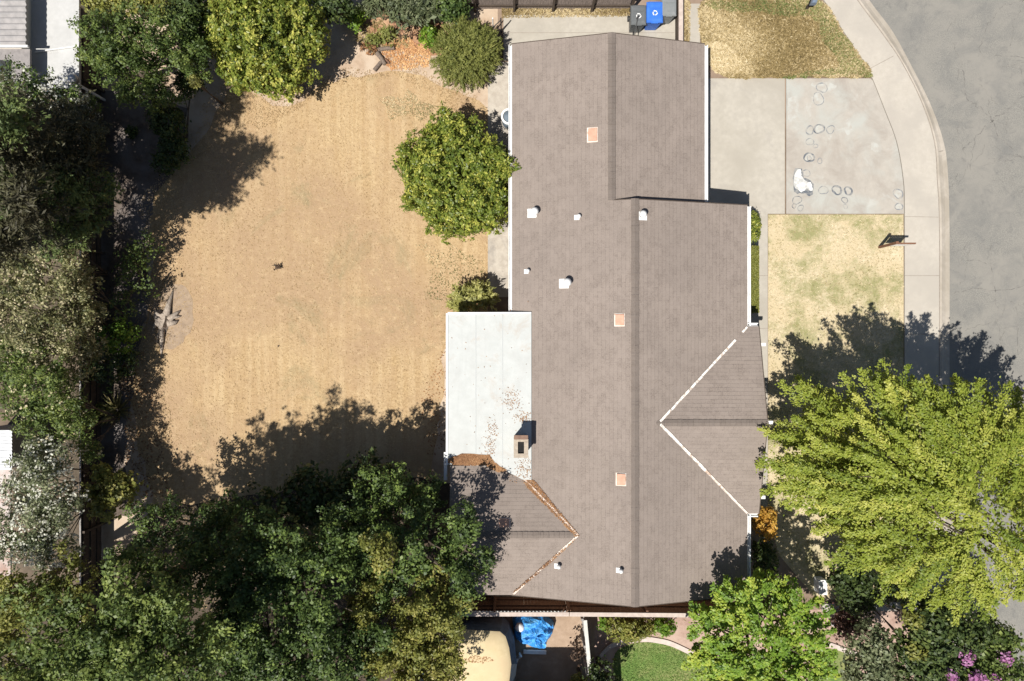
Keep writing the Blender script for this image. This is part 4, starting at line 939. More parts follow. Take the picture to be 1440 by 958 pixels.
for i, (a_, b_, r, lab, m_) in enumerate([((532, 71), (555, 69), .085, 'short grey log lying level, topmost of the cut logs by the wood chips', 'log'), ((531, 76), (542, 92), .095, 'middle dark log lying diagonally in the cut logs', 'log'), ((527, 100), (536, 89), .08, 'stubby grey log nearest the lawn among the cut logs', 'log'), ((541, 84), (548, 90), .05, 'small reddish log piece right of the diagonal log', 'log_red')]):
    p, q = XY(*a_), XY(*b_); mb = MB(); P0, P1 = Vector((*p, r)), Vector((*q, r+.02)); mb.tube([P0, P0.lerp(P1, .5)+Vector((.015, .01, .01)), P1], [r*1.05, r*.92, r*.9], 12)
    t = thing('log', lab, 'log', (P0.x, P0.y, 0), 'cut logs on the bare soil'); mb.build('bark', MT[m_], t)
    d = (P1-P0).normalized()
    for E_, s_ in ((P1, 1), (P0, -1)): mb = MB(); mb.tube([E_, E_+d*.006*s_], [r*.78, r*.78], 12); mb.build('cut_face', MT['stump'], t)
scatter('wood_chips', rag(smooth_poly(PX([(540, 62), (575, 55), (605, 72), (600, 92), (560, 98), (545, 90)]), 3, True), .3, .1, 1), 1500, (.09, .045), 'chips', .01, .015, .5, 'orange wood chips strewn around the cut logs')
scatter('dry_debris', rag(PX([(500, 30), (545, 30), (580, 60), (530, 75), (505, 60)]), .3, .15, 1), 700, (.12, .05), 'straw', .01, .02, .5, 'dry straw debris on the red soil')
scatter('leaf_litter', PX([(590, 560), (632, 470), (632, 640), (600, 640)]), 250, (.08, .05), 'brownleaf', .01, .01, .4, 'fallen brown leaves on bare soil beside the patio roof')
scatter('leaf_litter', PX([(170, 500), (205, 490), (230, 640), (240, 700), (180, 700)]), 700, (.09, .05), 'brownleaf', .01, .01, .4, 'fallen brown leaves along the west edge of the lawn')
x, y = XY(388, 374); shrub('dead_weed', 'dark dead weed clump alone in the middle of the dry lawn', 'weed', [(x, y, .1, .22, .18, .12)], 'dkbrown', dens=30, per=16, size=.09, leaf=(.10, .03), stretch=1.5)
x, y = XY(392, 487); shrub('dead_weed', 'tiny dark weed on the dry lawn below the larger clump', 'weed', [(x, y, .05, .07, .07, .05)], 'dkbrown', dens=60, per=10, size=.05, leaf=(.06, .02))

# side yard: covered trailer, tarp heap, white scraps
x, y = XY(668, 930, 2.0); tr = thing('covered_trailer', 'large trailer under a tan canvas cover beside the blue tarp heap', 'trailer', (x, y, 0))
top = PX([(630, 884), (668, 887), (703, 889), (711, 896), (716, 912), (719, 935), (716, 962), (712, 1000), (600, 1000), (600, 884)], 2.0)
low = PX([(622, 880), (660, 876), (706, 878), (716, 886), (724, 906), (727, 935), (724, 962), (720, 1003), (590, 1003), (590, 880)], 1.35)
cx = sum(p[0] for p in top)/len(top); cy = sum(p[1] for p in top)/len(top); N = len(top); mb = MB()
lv = [([(p[0], p[1]) for p in low], 1.3), ([(p[0], p[1]) for p in low], .5)]
inn = [((p[0]-cx)*.9+cx, (p[1]-cy)*.9+cy, 2.05) for p in top]; in2 = [((p[0]-cx)*.5+cx, (p[1]-cy)*.5+cy, 2.16) for p in top]
tp = [(p[0], p[1], 1.95) for p in top]
for r0, r1 in ((tp, inn), (inn, in2)):
    for i in range(N): j = (i+1) % N; mb.face([r1[i], r1[j], r0[j], r0[i]])
mb.face(in2); mb.build('canvas_cover', MT['tan'], tr, weld=True, smooth=True)
mb = MB(); l0 = [(p[0], p[1], 1.3) for p in low]; l1 = [((p[0]-cx)*.97+cx, (p[1]-cy)*.97+cy, .45) for p in low]; t2 = [(p[0], p[1], 1.935) for p in top]
for r0, r1 in ((l0, t2), (l1, l0)):
    for i in range(N): j = (i+1) % N; mb.face([r1[i], r1[j], r0[j], r0[i]])
mb.face(l1); mb.face(t2[::-1]); mb.build('trailer_side', MT['bluegrey'], tr)
for yy in (-12.4, -13.4):
    mb = MB(); xx = XY(700, 0, 1)[0]; mb.tube([(xx, yy, .32), (xx-.2, yy, .32)], [.32, .32], 18); mb.build('wheel', MT['blackm'], tr)
scatter('leaf_litter', PX([(652, 926), (668, 921), (690, 924), (696, 928), (680, 932), (660, 931)], 2.13), 260, (.07, .04), 'brownleaf', 2.14, .012, .3, 'streak of brown leaves on the tan trailer cover')
x, y = XY(750, 890, .7)
mb = MB(); nx, ny = 40, 36; rn = random.Random(12); G = []
outl = [(725, 868), (760, 866), (766, 872), (778, 882), (778, 892), (770, 906), (766, 915), (752, 914), (738, 908), (726, 902), (723, 890)]
px_ = PX(outl, .6); cx = sum(p[0] for p in px_)/len(px_); cy = sum(p[1] for p in px_)/len(px_)
O = smooth_poly(px_, 4, True); N = len(O); prev = None
for k in range(9):
    f = 1-k/8; zz = (.02, .35, .52, .60, .68, .74, .72, .80, .78)[k]
    fr_ = (1.04, 1.0, .92, .80, .66, .50, .34, .18, .02)[k]
    row = [(cx+(p[0]-cx)*fr_+rn.uniform(-.02, .02)*(k > 0), cy+(p[1]-cy)*fr_+rn.uniform(-.02, .02)*(k > 0), max(0.01, zz+(.045*math.sin(i*1.1+k*1.3)+.05*math.sin(i*.5+k*1.7)+rn.uniform(-.03, .03))*(0 < k < 8))) for i, p in enumerate(O)]
    if prev:
        for i in range(N): j = (i+1) % N; mb.face([prev[i], prev[j], row[j], row[i]])
    prev = row
mb.face(prev); one('tarp_heap', mb, MT['tarp'], 'crumpled bright blue tarp thrown over a heap behind the fence', 'tarp', weld=True)
x, y = XY(731, 884, .8); mb = MB(); mb.lathe((x, y, .62), [(.17, 0), (.19, .1), (.12, .2), (.02, .22)], 14); one('white_sack', mb, MT['paint'], 'small white sack poking out at the left side of the blue tarp', 'sack', smooth=True)
mb = MB(); q = [XY(*p) for p in ((721, 936), (724, 928), (728, 922), (732, 918), (730, 914))]; mb.tube([(a_[0], a_[1], .25+.08*(i % 2)) for i, a_ in enumerate(q)], [.05, .07, .06, .07, .04], 6)
one('white_hose', mb, MT['paint'], 'crumpled white plastic strip on the ground below the blue tarp', 'plastic strip')
mb = MB(); mb.bar((*XY(736, 915), .1), (*XY(768, 916), .1), .14, .08); one('white_board', mb, MT['paint'], 'white board sticking out under the south edge of the tarp', 'board')

# neighbouring houses
def corrugated(x0, x1, y0, y1, z, name, mat, parent, pitch=.16, amp=.03, along='x', slope=0):
    mb = MB(); pts = []
    L = (y1-y0) if along == 'x' else (x1-x0); n = int(L/pitch*4)
    for k in range(n+1): pts.append((L*k/n, amp*[0, 1, 1, 0][k % 4]))
    for (a0, h0), (a1, h1) in zip(pts, pts[1:]):
        if along == 'x': mb.face([(x0, y0+a0, z+h0), (x1, y0+a0, z+h0+slope), (x1, y0+a1, z+h1+slope), (x0, y0+a1, z+h1)])
        else: mb.face([(x0+a0, y0, z+h0), (x0+a1, y0, z+h1), (x0+a1, y1, z+h1), (x0+a0, y1, z+h0)])
    return mb.build(name, mat, parent)
nh = thing('house', 'neighbouring house corner with ribbed metal and grey roofs, top left corner of the frame', 'house', (-19, 12, 0))
z = 2.6; xa, xb = XY(-60, 0, z)[0], XY(37, 0, z)[0]
corrugated(xa, xb, XY(0, 64, z)[1], XY(0, -60, z)[1], z, 'metal_roof', surf('ribbed_metal', (.36, .34, .33), (.26, .25, .245), 3, rough=.5), nh, .22, .05)
mb = MB(); yb_ = XY(0, 64, z)[1]; mb.bar((xa, yb_-.05, z+.03), (xb+.1, yb_-.05, z+.03), .07, .1); mb.build('gutter', MT['paint'], nh)
mb = MB(); z2 = 2.5; x1_ = XY(42, 0, z2)[0]; mb.prism([(xa, XY(0, 118, z2)[1]), (x1_, XY(0, 118, z2)[1]), (x1_, yb_-.09), (xa, yb_-.09)], z2-.1, z2); mb.build('flat_roof', MT['greyroof'], nh)
mb = MB(); mb.box(xa, x1_-.4, XY(0, 118, z2)[1]+.3, 15, 0, z2-.12); mb.build('wall', MT['stucco'], nh)
mb = MB(); q0, q1 = XY(-20, 112, z2), XY(15, 86, z2); mb.box(q0[0], q1[0], q0[1], q1[1], z2+.002, z2+.10); wf = mb.build('skylight', MT['blackm'], nh)
mb = MB(); mb.box(q0[0]+.1, q1[0]-.2, q0[1]+.15, q1[1]-.15, z2+.102, z2+.115); mb.build('pane', MT['glass'], wf)
mb = MB(); a_ = XY(38, 64, 2.5); mb.bar((a_[0]-.1, a_[1], 1.92), (*XY(111, 65, 1.9), 1.9), .04, .05); mb.build('beam', MT['paint'], nh)
for (px, py) in ((108, 4), (108, 118)): x, y = XY(px, py, 1.8); mb = MB(); mb.box(x-.04, x+.04, y-.04, y+.04, 0, 1.745); mb.build('post', MT['paint'], nh)
zc = 1.85; q0, q1 = XY(37, 124, zc), XY(111, -60, zc)
mb = MB(); mb.box(q0[0]-.5, q1[0], q0[1], q1[1], zc-.1, zc); mb.build('patio_canopy', surf('white_sheet_roof', (.48, .48, .47), (.42, .42, .41), 3), nh)
x, y = XY(105, 113, zc+.1); mb = MB(); mb.lathe((x, y, zc), [(.12, 0), (.12, .12), (.20, .14), (.21, .28), (.12, .36), (.02, .38)], 16); tv = mb.build('turbine_vent', MT['steel'], nh, smooth=True)
x, y = XY(90, 116, .6)
sh = thing('shed', 'small white ribbed metal roof shed at the left edge below the middle', 'shed', (-20.5, -4.5, 0))
z = 2.2; q0, q1 = XY(-50, 661, z), XY(17, 605, z)
corrugated(q0[0], q1[0], q0[1], q1[1], z, 'roof', MT['corr'], sh, .13, .02); mb = MB(); mb.box(q0[0], q1[0]-.08, q0[1]+.06, q1[1]-.06, 0, z-.02); mb.build('wall', MT['greyroof'], sh)
sn = thing('house', 'neighbouring house just beyond the lower edge behind the trailer', 'house', (-.5, -16, 0))
mb = MB(); mb.box(-3.2, 3.3, -22, -14.3, 0, 2.8); mb.build('wall', MT['stucco'], sn)
mb = MB(); mb.prism([(-3.8, -22.5), (3.5, -22.5), (3.5, -13.85), (-3.8, -13.85)], 0, 0, zf=lambda a, b: 2.95+(.0 if b > -15 else 1.2), drop=.12); mb.build('roof', MT['greyroof'], sn)

# ------------------------------------------------------------------ trees and shrubs
BIG = dict(dens=8, per=28, size=.20, leaf=(.105, .068), lump=.2, gap=.2, jitter=.5, core=.18, sub=dict(r0=.44, step=.88, reach=1.28, cs=.58))
def ML(spec): return [LOBE(*s) for s in spec]
tree('citrus_tree', 'round yellow green citrus tree overhanging the west roof eave', 'tree', (644, 258), ML([(640, 248, 1.9, 80, 1.7), (606, 226, 1.6, 50, 1.2), (690, 236, 2.2, 38, 1.1), (700, 225, 2.3, 24, .8), (640, 300, 1.6, 40, 1.1), (680, 290, 1.7, 42, 1.2), (640, 192, 1.7, 36, 1.1), (600, 270, 1.4, 38, 1.)]),
     'citrus', .12, sub=dict(r0=.32, step=.75, reach=1.0, cs=.92, n_=2), dens=15, per=26, size=.16, leaf=(.11, .06), lump=.14, jitter=.6, tn=.16, gap=.25)
tree('citrus_tree', 'large round yellow green citrus tree at the top edge of the back yard', 'tree', (385, 80), ML([(372, 45, 2.2, 80, 1.8), (330, 50, 1.8, 50, 1.2), (425, 55, 2.0, 42, 1.2), (395, 98, 1.7, 44, 1.1), (340, 95, 1.6, 36, 1.), (370, -10, 2.0, 60, 1.3)]),
     'citrus2', .13, sub=dict(r0=.32, step=.75, reach=1.0, cs=.92, n_=2), dens=15, per=26, size=.17, leaf=(.12, .07), lump=.14, jitter=.6, tn=.16, gap=.3)
shrub('clipped_shrub', 'clipped olive green round shrub beside the side path at the top', 'shrub', ML([(655, 78, .8, 47, .95), (672, 66, .9, 30, .8)]), 'fine', dens=60, per=30, size=.12, leaf=(.11, .024), stretch=1.6, lump=.05, jitter=.6, up=.3)
tree('leafy_tree', 'dark green leafy tree between the white patio and the large citrus', 'tree', (200, 110), ML([(158, 74, 3.2, 34, 1.2), (192, 102, 3.0, 44, 1.2), (208, 55, 3.2, 42, 1.2), (250, 72, 2.8, 36, 1.1), (230, 130, 2.2, 28, .9), (172, 48, 3.0, 32, 1.1), (272, 50, 2.6, 24, .9), (285, 100, 2.0, 14, .5)]),
     'olive', .13, dens=9, per=18, size=.18, leaf=(.10, .06), lump=.2, bias=-.1, core=.3, sub=dict(r0=.36, step=.62, reach=1.15))
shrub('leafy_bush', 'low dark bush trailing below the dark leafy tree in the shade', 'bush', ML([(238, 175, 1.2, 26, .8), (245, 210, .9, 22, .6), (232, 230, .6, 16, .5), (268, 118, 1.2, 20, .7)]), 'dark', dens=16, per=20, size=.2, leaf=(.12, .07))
shrub('seedling', 'tiny plant in the shaded bare soil beside the west fence', 'plant', [LOBE(185, 186, .2, 9, .25)], 'dark', dens=40, per=12, size=.1, leaf=(.10, .06))
shrub('yellow_plant', 'small yellow tipped plant below the dark leafy tree', 'plant', [LOBE(274, 115, 2.4, 8, .3)], 'varieg', dens=40, per=12, size=.12, leaf=(.10, .05))
# west boundary
tree('pine_tree', 'tall dark pine tree in the upper left, brownish with green tips', 'tree', (70, 235), ML([(20, 200, 7.0, 60, 1.4), (60, 210, 5.4, 62, 1.4), (100, 225, 4.2, 52, 1.2), (45, 285, 6.2, 60, 1.3), (95, 285, 4.8, 52, 1.2), (0, 255, 7.6, 62, 1.5), (118, 190, 3.4, 32, 1.), (-30, 350, 9.0, 36, 1.0), (34, 279, 9.0, 15, .5), (6, 345, 8.2, 24, .7), (10, 300, 8.6, 20, .7), (45, 200, 4.0, 46, 1.), (42, 250, 4.0, 46, 1.), (20, 165, 4.0, 40, 1.), (60, 255, 4.4, 50, 1.), (115, 255, 4.0, 36, .9), (125, 215, 4.2, 26, .8), (62, 305, 4.3, 46, 1.2), (120, 320, 4.0, 26, .8)]),
     'pine', .22, dens=7, per=18, size=.26, leaf=(.17, .045), stretch=1.6, lump=.3, flat=.5, core=.25, sub=dict(r0=.5, step=.85, reach=1.2),
     extra=lambda t, l: crown('tips', ML([(108, 300, 5.2, 32, .9), (152, 262, 4.2, 18, .6), (88, 265, 6.2, 24, .8), (22, 165, 8.4, 30, .9), (140, 310, 4.4, 22, .6), (0, 270, 9.0, 26, .7), (95, 330, 4.8, 28, .6)]), LF['pinetip'], t, dens=12, per=26, size=.2, leaf=(.13, .04), stretch=1.6, lump=.3, core=.3, sub=dict(r0=.3, step=.6, reach=1.25)))
FL = dict(dens=10, per=18, size=.2, leaf=(.11, .045), lump=.25, gap=.2, jitter=.5, tn=.16, core=.3, sub=dict(r0=.3, step=.55, reach=1.12))
shrub('oleander', 'dark oleander with white blossoms between the white patio and the pine', 'shrub', ML([(30, 145, 3.9, 45, 1.0), (80, 152, 3.6, 40, 1.0), (112, 155, 2.6, 24, .8)]), 'deep', 'flowering shrubs along the west fence', flowers('white', 16, 5, .16, (.085, .07)), **FL)
shrub('oleander', 'oleander with cream blossoms just below the pine, uppermost on the west side', 'shrub', ML([(70, 375, 3.9, 50, 1.1), (25, 395, 3.9, 46, 1.1), (100, 345, 3.2, 28, .8)]), 'oleander', 'flowering shrubs along the west fence', flowers('cream', 8, 4, .13, (.075, .055)), **FL)
shrub('oleander', 'wide oleander with pale blossoms spilling over the west fence at mid height', 'shrub', ML([(40, 455, 3.5, 60, 1.2), (92, 460, 3.0, 46, 1.0), (114, 510, 2.4, 26, .8), (108, 415, 2.8, 26, .8)]), 'oleander', 'flowering shrubs along the west fence', flowers('cream', 7, 4, .13, (.075, .055)), **FL)
shrub('oleander', 'olive green oleander with sparse blossoms just above the white ribbed shed', 'shrub', ML([(60, 545, 3.5, 50, 1.1), (30, 520, 3.5, 44, 1.0), (80, 590, 3.2, 34, .9)]), 'olive', 'flowering shrubs along the west fence', flowers('cream', 3, 4, .14), **FL)
shrub('oleander', 'oleander thick with white blossoms beside the brick paving at lower left', 'shrub', ML([(65, 680, 3.6, 46, 1.1), (45, 740, 3.6, 46, 1.1), (80, 765, 3.2, 32, .9), (75, 640, 3.2, 30, .9), (95, 705, 3.2, 26, .8)]), 'grey', 'flowering shrubs along the west fence', flowers('white', 18, 5, .17, (.09, .07)), **FL)
shrub('oleander', 'loose oleander growing through the west fence between shed and strap leaved plant', 'shrub', ML([(112, 600, 2.6, 26, .8), (100, 560, 3.0, 26, .8), (125, 635, 2.0, 18, .6)]), 'olive', 'flowering shrubs along the west fence', flowers('cream', 5, 4, .14), **FL)
shrub('oleander', 'small oleander overhanging the west fence just left of the tree stump', 'shrub', ML([(125, 450, 2.4, 24, .8), (135, 485, 2.0, 18, .6), (128, 400, 2.4, 20, .7)]), 'oleander', 'flowering shrubs along the west fence', flowers('cream', 7, 4, .14), **FL)
shrub('leafy_shrub', 'bright green loose shrub leaning over the west fence near the lower lawn edge', 'shrub', ML([(170, 685, 1.7, 26, .6), (145, 670, 1.7, 16, .5), (150, 715, 1.5, 20, .5), (135, 695, 1.6, 14, .5)]), 'gold', dens=10, per=18, size=.22, leaf=(.15, .10), lump=.3)
shrub('leafy_shrub', 'small green shrub in the shade left of the tree stump', 'shrub', ML([(165, 475, 1.0, 26, .6), (180, 465, .9, 16, .5)]), 'maple', dens=9, per=16, size=.18, leaf=(.12, .08), bias=-.25)
shrub('sparse_shrub', 'thin twiggy dark shrub in the shade above the stump', 'shrub', ML([(190, 390, 1.0, 34, .6), (200, 350, 1.2, 26, .6), (170, 430, 1.0, 24, .6), (188, 360, .8, 20, .5)]), 'olive', dens=7, per=11, size=.2, leaf=(.10, .06), lump=.4, bias=-.1)
shrub('sparse_shrub', 'thin dark shrub under the fence above the strap leaved plant', 'shrub', ML([(150, 520, 1.0, 26, .6), (180, 510, .7, 22, .5)]), 'dark', dens=10, per=14, size=.2, leaf=(.12, .07), lump=.4)
# strap-leaved plant
x, y = XY(165, 577); sp2 = thing('strap_plant', 'spiky strap leaved plant on the bare soil at the west lawn edge', 'plant', (x, y, 0))
n = 150; a = RNG.uniform(0, 6.28, n); ln = RNG.uniform(.35, .95, n); tl_ = RNG.uniform(.15, 1.1, n)
d = np.column_stack([np.cos(a)*np.cos(tl_), np.sin(a)*np.cos(tl_), np.sin(tl_)]); base = np.array([x, y, .05])+np.column_stack([np.cos(a), np.sin(a), a*0])*.05
leaves('leaves', base+d*ln[:, None]/2, d, np.column_stack([-np.cos(a)*np.sin(tl_), -np.sin(a)*np.sin(tl_), np.cos(tl_)])+RNG.normal(size=(n, 3))*.2, ln, np.full(n, .07), RNG.uniform(.1, .95, n), LF['spike'], sp2)
x, y = XY(148, 576); shrub('yellow_plant', 'small bright yellow green plant left of the strap leaved plant', 'plant', [(x, y, .3, .28, .3, .3)], 'gold', dens=30, per=12, size=.12, leaf=(.12, .07), bias=.2)

# big trees of the south-west
G = 'tall trees filling the lower left'
tree('shade_tree', 'tall olive green tree in the bottom left corner', 'tree', (300, 760), ML([(175, 865, 8.8, 80, 1.6), (110, 905, 8.6, 80, 1.6), (250, 900, 8.8, 76, 1.5), (200, 960, 9.4, 86, 1.5), (60, 960, 8.4, 80, 1.4), (245, 825, 7.2, 42, 1.1), (205, 790, 6.6, 34, 1.)]), 'olive', .28, G, **BIG)
tree('shade_tree', 'yellowish tree at the left edge below the white oleander', 'tree', (80, 800), ML([(20, 850, 5.5, 55, 1.3), (10, 920, 5.5, 60, 1.3), (110, 815, 5.0, 40, 1.1), (85, 840, 5.2, 34, 1.)]), 'gold', .2, G, **{**BIG, 'bias': -.15})
tree('shade_tree', 'dark green tree in the middle of the lower left mass', 'tree', (430, 710), ML([(330, 805, 5.2, 70, 1.4), (400, 772, 5.2, 74, 1.4), (300, 745, 4.2, 46, 1.1), (440, 830, 6.2, 80, 1.4), (370, 850, 5.8, 70, 1.3), (480, 765, 4.9, 50, 1.2), (230, 740, 3.6, 38, .9)]), 'deep', .26, G, **BIG)
tree('shade_tree', 'bluish dark tree at the bottom edge left of the gold green tree', 'tree', (430, 870), ML([(380, 940, 5.6, 80, 1.3), (470, 930, 5.8, 76, 1.3), (320, 930, 5.2, 60, 1.2), (520, 880, 5.2, 44, 1.1)]), 'deep', .24, G, **{**BIG, 'bias': -.1})
tree('shade_tree', 'mid green tree touching the south west roof wing', 'tree', (600, 690), ML([(580, 706, 3.6, 32, 1.0), (642, 752, 4.4, 40, 1.1), (590, 775, 4.8, 50, 1.3), (648, 795, 4.6, 38, 1.1), (545, 690, 4.0, 34, 1.1), (515, 740, 4.4, 44, 1.2), (540, 790, 4.8, 42, 1.1), (604, 700, 3.0, 20, .7)]), 'deep', .26, G, **{**BIG, 'bias': .08})
tree('shade_tree', 'gold green tree at the bottom beside the tan trailer cover', 'tree', (600, 840), ML([(610, 850, 4.8, 46, 1.2), (570, 900, 5.0, 50, 1.3), (618, 900, 4.6, 42, 1.2), (590, 955, 4.8, 56, 1.3), (535, 840, 4.8, 36, 1.), (540, 765, 6.4, 20, .7)]), 'gold', .24, G, **{**BIG, 'leaf': (.10, .065), 'sub': dict(r0=.34, step=.6, reach=1.18)})
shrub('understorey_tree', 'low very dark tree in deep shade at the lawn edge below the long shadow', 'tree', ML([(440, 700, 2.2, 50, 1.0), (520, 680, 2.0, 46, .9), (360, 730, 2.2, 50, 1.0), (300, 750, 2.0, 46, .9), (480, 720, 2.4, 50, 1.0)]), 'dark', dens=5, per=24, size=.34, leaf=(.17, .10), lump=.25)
tree('shade_tree', 'added unseen tall tree beyond the bottom edge, shading the trees left of the trailer', 'tree', (450, 1000), [(-9.5, -14.6, 8.4, 2.4, 2.0, 1.6), (-6.5, -14.9, 7.6, 1.9, 1.7, 1.4), (-12.0, -15.2, 8.8, 2.2, 2.0, 1.5)], 'deep', .26, G, **BIG)  # out of view, added so that its shade darkens the lower left trees
# front garden
def twigs(t, lobes): pass
tree('street_tree', 'large feathery yellow green tree shading the front lawn and pavement', 'tree', (1190, 640), ML([(1265, 665, 6.0, 95, 1.6), (1350, 645, 6.0, 85, 1.5), (1180, 655, 4.6, 60, 1.3), (1195, 705, 4.6, 54, 1.3), (1280, 740, 5.8, 80, 1.4), (1380, 720, 5.8, 80, 1.4), (1160, 612, 3.9, 40, 1.0), (1235, 605, 5.0, 50, 1.2), (1335, 585, 4.9, 42, 1.1), (1405, 618, 3.6, 46, 1.0), (1330, 790, 5.2, 52, 1.1), (1430, 660, 5.0, 74, 1.2), (1440, 790, 5.2, 46, 1.1), (1235, 755, 4.6, 30, 1.), (1140, 670, 3.6, 30, 1.), (1165, 575, 4.2, 18, .6), (1132, 615, 3.6, 24, .7)]),
     'front', .26, frond=dict(centre=(15.2, -6.0), nf=560, L=1.45, W=.42, per=270, spread=.36, core=.22, leaf=(.085, .052), droop=.35))
tree('maple_tree', 'bright green rounded tree at the bottom beside the south roof corner', 'tree', (1030, 820), ML([(1060, 895, 4.4, 80, 1.5), (1005, 885, 4.0, 44, 1.1), (1115, 880, 4.2, 48, 1.2), (1075, 845, 3.8, 40, 1.0), (1020, 940, 4.2, 50, 1.1), (1110, 940, 4.2, 50, 1.1), (1035, 850, 3.7, 30, .9), (1065, 960, 4.6, 60, 1.2)]),
     'maple', .16, frond=dict(centre=(8.8, -10.6), nf=420, L=.62, W=.26, per=90, spread=.8, leaf=(.10, .07), droop=.4, core=.12))
shrub('orange_shrub', 'orange and yellow shrub against the east wall at the front gable corner', 'shrub', ML([(1075, 735, 1.3, 15, .7, 22), (1080, 722, 1.3, 10, .5)]), 'orange', dens=26, per=16, size=.16, leaf=(.11, .07))
shrub('wall_shrub', 'dark green shrub against the east wall below the orange shrub', 'shrub', ML([(1074, 785, 1.3, 17, .8, 30)]), 'dark', dens=18, per=18, size=.2, leaf=(.12, .07))
shrub('wall_shrub', 'small bright green round bush beside the east wall next to the driveway', 'bush', ML([(1059, 320, .6, 9, .5, 24)]), 'citrus2', dens=50, per=16, size=.12, leaf=(.08, .05))
# clipped hedge
x0, x1, ya, yb = XY(1053, 0, .8)[0], XY(1067, 0, .8)[0], XY(0, 440, .8)[1], XY(0, 346, .8)[1]
hd = thing('clipped_hedge', 'long narrow clipped green hedge along the east wall', 'hedge', ((x0+x1)/2, (ya+yb)/2, 0))
mb = MB()
for k in range(8): yy = ya+(yb-ya)*(k+.5)/8; mb.tube([((x0+x1)/2, yy, -.02), ((x0+x1)/2+.03, yy+.05, .6)], [.03, .015], 6)
mb.build('stem', MT['bark'], hd)
n = 14000; c = np.column_stack([RNG.uniform(x0-.02, x1, n), RNG.uniform(ya, yb, n), .85-np.abs(RNG.normal(0, .04, n))]); m2 = RNG.uniform(size=n) < .35
c[m2, 0] = x1-np.abs(RNG.normal(0, .03, m2.sum())); c[m2, 2] = RNG.uniform(.05, .85, m2.sum())
nr = RNG.normal(size=(n, 3))*.35+np.where(m2[:, None], np.array([1, 0, .3]), np.array([0, 0, 1.])); leaves('foliage', c, RNG.normal(size=(n, 3)), nr, np.full(n, .055), np.full(n, .035), RNG.normal(.45, .12, n), LF['gold'], hd)
shrub('variegated_shrub', 'yellow and green variegated shrub at the corner of the white patio roof', 'shrub', ML([(650, 424, .9, 19, .6), (672, 414, .9, 18, .6), (684, 420, .8, 12, .5)]), 'varieg', dens=26, per=18, size=.17, leaf=(.17, .05), stretch=1.2, jitter=.9)
# bushes along the top edge
shrub('leafy_bush', 'grey green spreading bush at the top edge above the red soil', 'bush', ML([(575, 5, 1.5, 36, .8), (535, 0, 1.3, 26, .7), (600, 2, 1.4, 28, .7)]), 'grey', dens=14, per=22, size=.22, leaf=(.16, .035), stretch=1.8, bias=-.1)
shrub('leafy_bush', 'dark green bush at the top edge beside the wood fence', 'bush', ML([(632, 12, 1.2, 22, .7), (645, 8, 1.1, 16, .6)]), 'deep', dens=18, per=20, size=.2, leaf=(.12, .07))
shrub('leafy_bush', 'small bright green bush left of the clipped olive shrub', 'bush', ML([(604, 54, .6, 13, .5, 17)]), 'maple', dens=34, per=14, size=.15, leaf=(.10, .07), bias=-.15)
shrub('leafy_bush', 'little green plant at the left end of the red soil bed', 'bush', ML([(500, 30, .5, 13, .4), (487, 18, .5, 10, .4), (510, 20, .5, 10, .4)]), 'maple', dens=24, per=14, size=.15, leaf=(.11, .07), bias=-.1)
shrub('dry_plant', 'half dry low plant just above the cut logs', 'plant', ML([(545, 50, .3, 13, .25), (525, 58, .2, 12, .2)]), 'fine', dens=26, per=12, size=.14, leaf=(.11, .06))
shrub('dry_plant', 'thin brownish weeds on the soil left of the cut logs', 'plant', ML([(518, 68, .15, 12, .15)]), 'brownleaf', dens=30, per=12, size=.12, leaf=(.10, .03))
shrub('leafy_bush', 'dry brown bush in the red soil at the top edge', 'bush', ML([(575, 30, .5, 20, .4), (560, 26, .5, 14, .3)]), 'dkbrown', dens=14, per=12, size=.16, leaf=(.12, .05), stretch=1.5)
shrub('leafy_bush', 'gold green bush at the top edge above the dark leafy tree', 'bush', ML([(150, -5, 2.2, 30, .8), (190, -8, 2.2, 30, .8), (230, 0, 2.0, 26, .7)]), 'gold', dens=12, per=18, size=.26, leaf=(.13, .08))
shrub('leafy_bush', 'dark bush filling the gap left of the large citrus at the top', 'bush', ML([(270, 15, 2.2, 34, .9), (285, 50, 1.8, 26, .8)]), 'dark', dens=12, per=20, size=.26, leaf=(.13, .08))
shrub('leafy_bush', 'dark bush in the shade right of the large citrus at the top edge', 'bush', ML([(475, 8, 1.8, 24, .8), (462, -8, 2.0, 26, .8)]), 'dark', dens=12, per=20, size=.26, leaf=(.13, .08))
# neighbour's garden beds
shrub('garden_shrub', 'yellow green bushy shrub under the fence, middle of the garden bed', 'shrub', ML([(868, 880, .9, 17, .6), (888, 884, .9, 18, .6), (905, 882, .8, 12, .5)]), 'gold', dens=28, per=16, size=.17, leaf=(.13, .06))
shrub('garden_shrub', 'small green shrub at the left end of the garden bed', 'shrub', ML([(850, 876, .6, 10, .5)]), 'maple', dens=30, per=14, size=.15, leaf=(.11, .07), bias=-.15)
shrub('garden_shrub', 'low green shrub at the right end of the garden bed under the fence', 'shrub', ML([(932, 880, .6, 19, .5, 12)]), 'maple', dens=30, per=14, size=.15, leaf=(.11, .07), bias=-.2)
shrub('garden_shrub', 'dark loose shrub beside the grey divider fence at the bottom edge', 'shrub', ML([(846, 945, 1.6, 20, .7), (858, 960, 1.6, 20, .7), (838, 962, 2.0, 16, .6)]), 'dark', dens=9, per=14, size=.24, leaf=(.13, .08), lump=.4)
shrub('garden_shrub', 'thorny dry shrub against the left side of the grey divider fence', 'shrub', ML([(812, 912, .8, 10, .5, 18)]), 'dkbrown', dens=14, per=9, size=.16, leaf=(.10, .04), lump=.4)
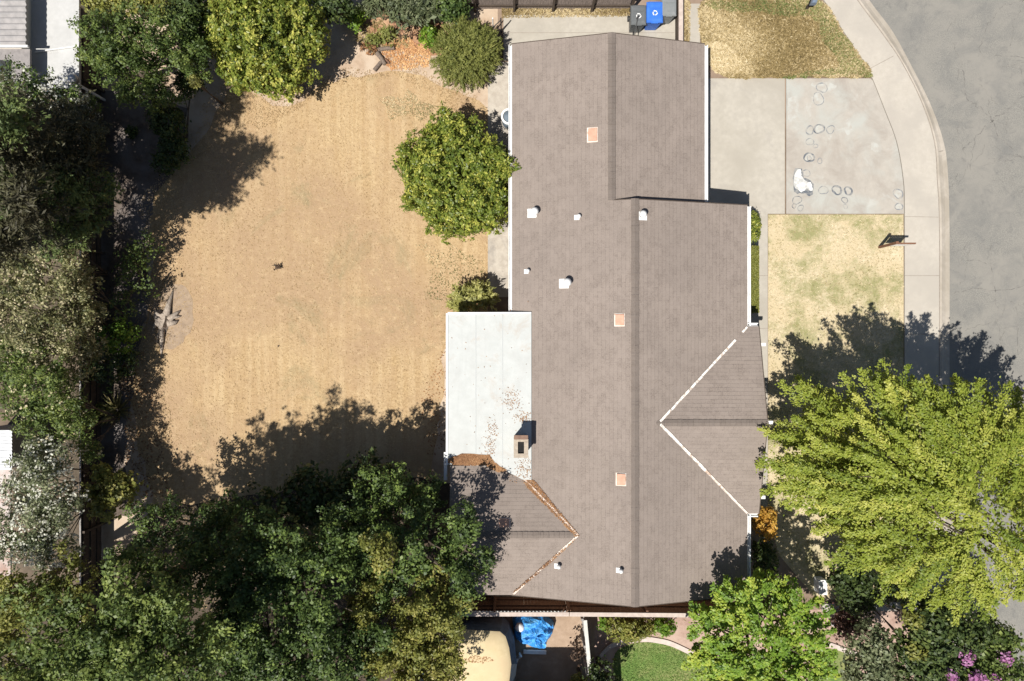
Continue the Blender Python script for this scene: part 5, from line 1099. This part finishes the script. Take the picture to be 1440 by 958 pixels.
shrub('garden_shrub', 'little gold shrub at the foot of the grey divider fence, bottom edge', 'shrub', ML([(812, 955, 1.0, 9, .4), (822, 960, 1.0, 8, .4)]), 'gold', dens=26, per=12, size=.15, leaf=(.11, .07))
# south-east garden
shrub('dark_shrub', 'dark round shrub right of the white utility box', 'shrub', ML([(1195, 815, 2.0, 30, .9), (1205, 840, 1.6, 26, .8)]), 'dark', dens=14, per=22, size=.24, leaf=(.13, .08))
shrub('dark_shrub', 'dark shrub under the street tree above the garden path', 'shrub', ML([(1245, 822, 1.2, 26, .7), (1270, 830, 1.0, 20, .6)]), 'dark', dens=12, per=18, size=.22, leaf=(.12, .07))
shrub('purple_shrub', 'dark reddish purple shrub in the mulch right of the maple', 'shrub', ML([(1190, 868, 1.2, 20, .7), (1180, 882, 1.0, 14, .6), (1205, 880, 1.2, 14, .6)]), 'purple', dens=14, per=16, size=.2, leaf=(.12, .07), lump=.3)
tree('garden_tree', 'grey green tree at the bottom edge between the maple and the pink blossoms', 'tree', (1190, 890), ML([(1222, 905, 3.4, 30, .9), (1215, 945, 3.4, 36, .9), (1245, 955, 3.2, 32, .8)]), 'grey', .1, dens=11, per=22, size=.26, leaf=(.13, .08), bias=.05)
tree('garden_tree', 'tall dark green tree filling the bottom right between path and road', 'tree', (1270, 860), ML([(1310, 880, 3.8, 48, 1.1), (1350, 885, 3.6, 34, 1.), (1290, 920, 3.4, 40, 1.), (1330, 950, 3.4, 44, 1.)]), 'dark', .13, dens=8, per=24, size=.3, leaf=(.14, .09), bias=.05)
shrub('gold_shrub', 'small gold topped shrub in the dark bed below the garden path', 'shrub', ML([(1282, 868, 4.2, 13, .5), (1286, 912, 4.0, 13, .4)]), 'gold', dens=22, per=16, size=.2, leaf=(.12, .07), bias=-.05)
tree('flowering_tree', 'green tree with pink blossoms at the bottom right corner by the road', 'tree', (1350, 880), ML([(1395, 905, 3.4, 34, 1.), (1405, 945, 3.4, 34, 1.), (1370, 945, 3.4, 40, 1.), (1385, 885, 3.2, 20, .7)]), 'olive', .12,
     extra=lambda t, l: crown('blossoms', ML([(1357, 922, 4.2, 11, .3), (1415, 925, 4.3, 7, .25), (1372, 956, 4.3, 11, .25), (1338, 952, 4.3, 7, .2), (1393, 955, 4.2, 9, .2)]), LF['pink'], t, dens=26, per=12, size=.14, leaf=(.09, .07)), dens=10, per=22, size=.27, leaf=(.13, .08))
print('objects', len(bpy.data.objects), 'faces', sum(len(m.polygons) for m in bpy.data.meshes))
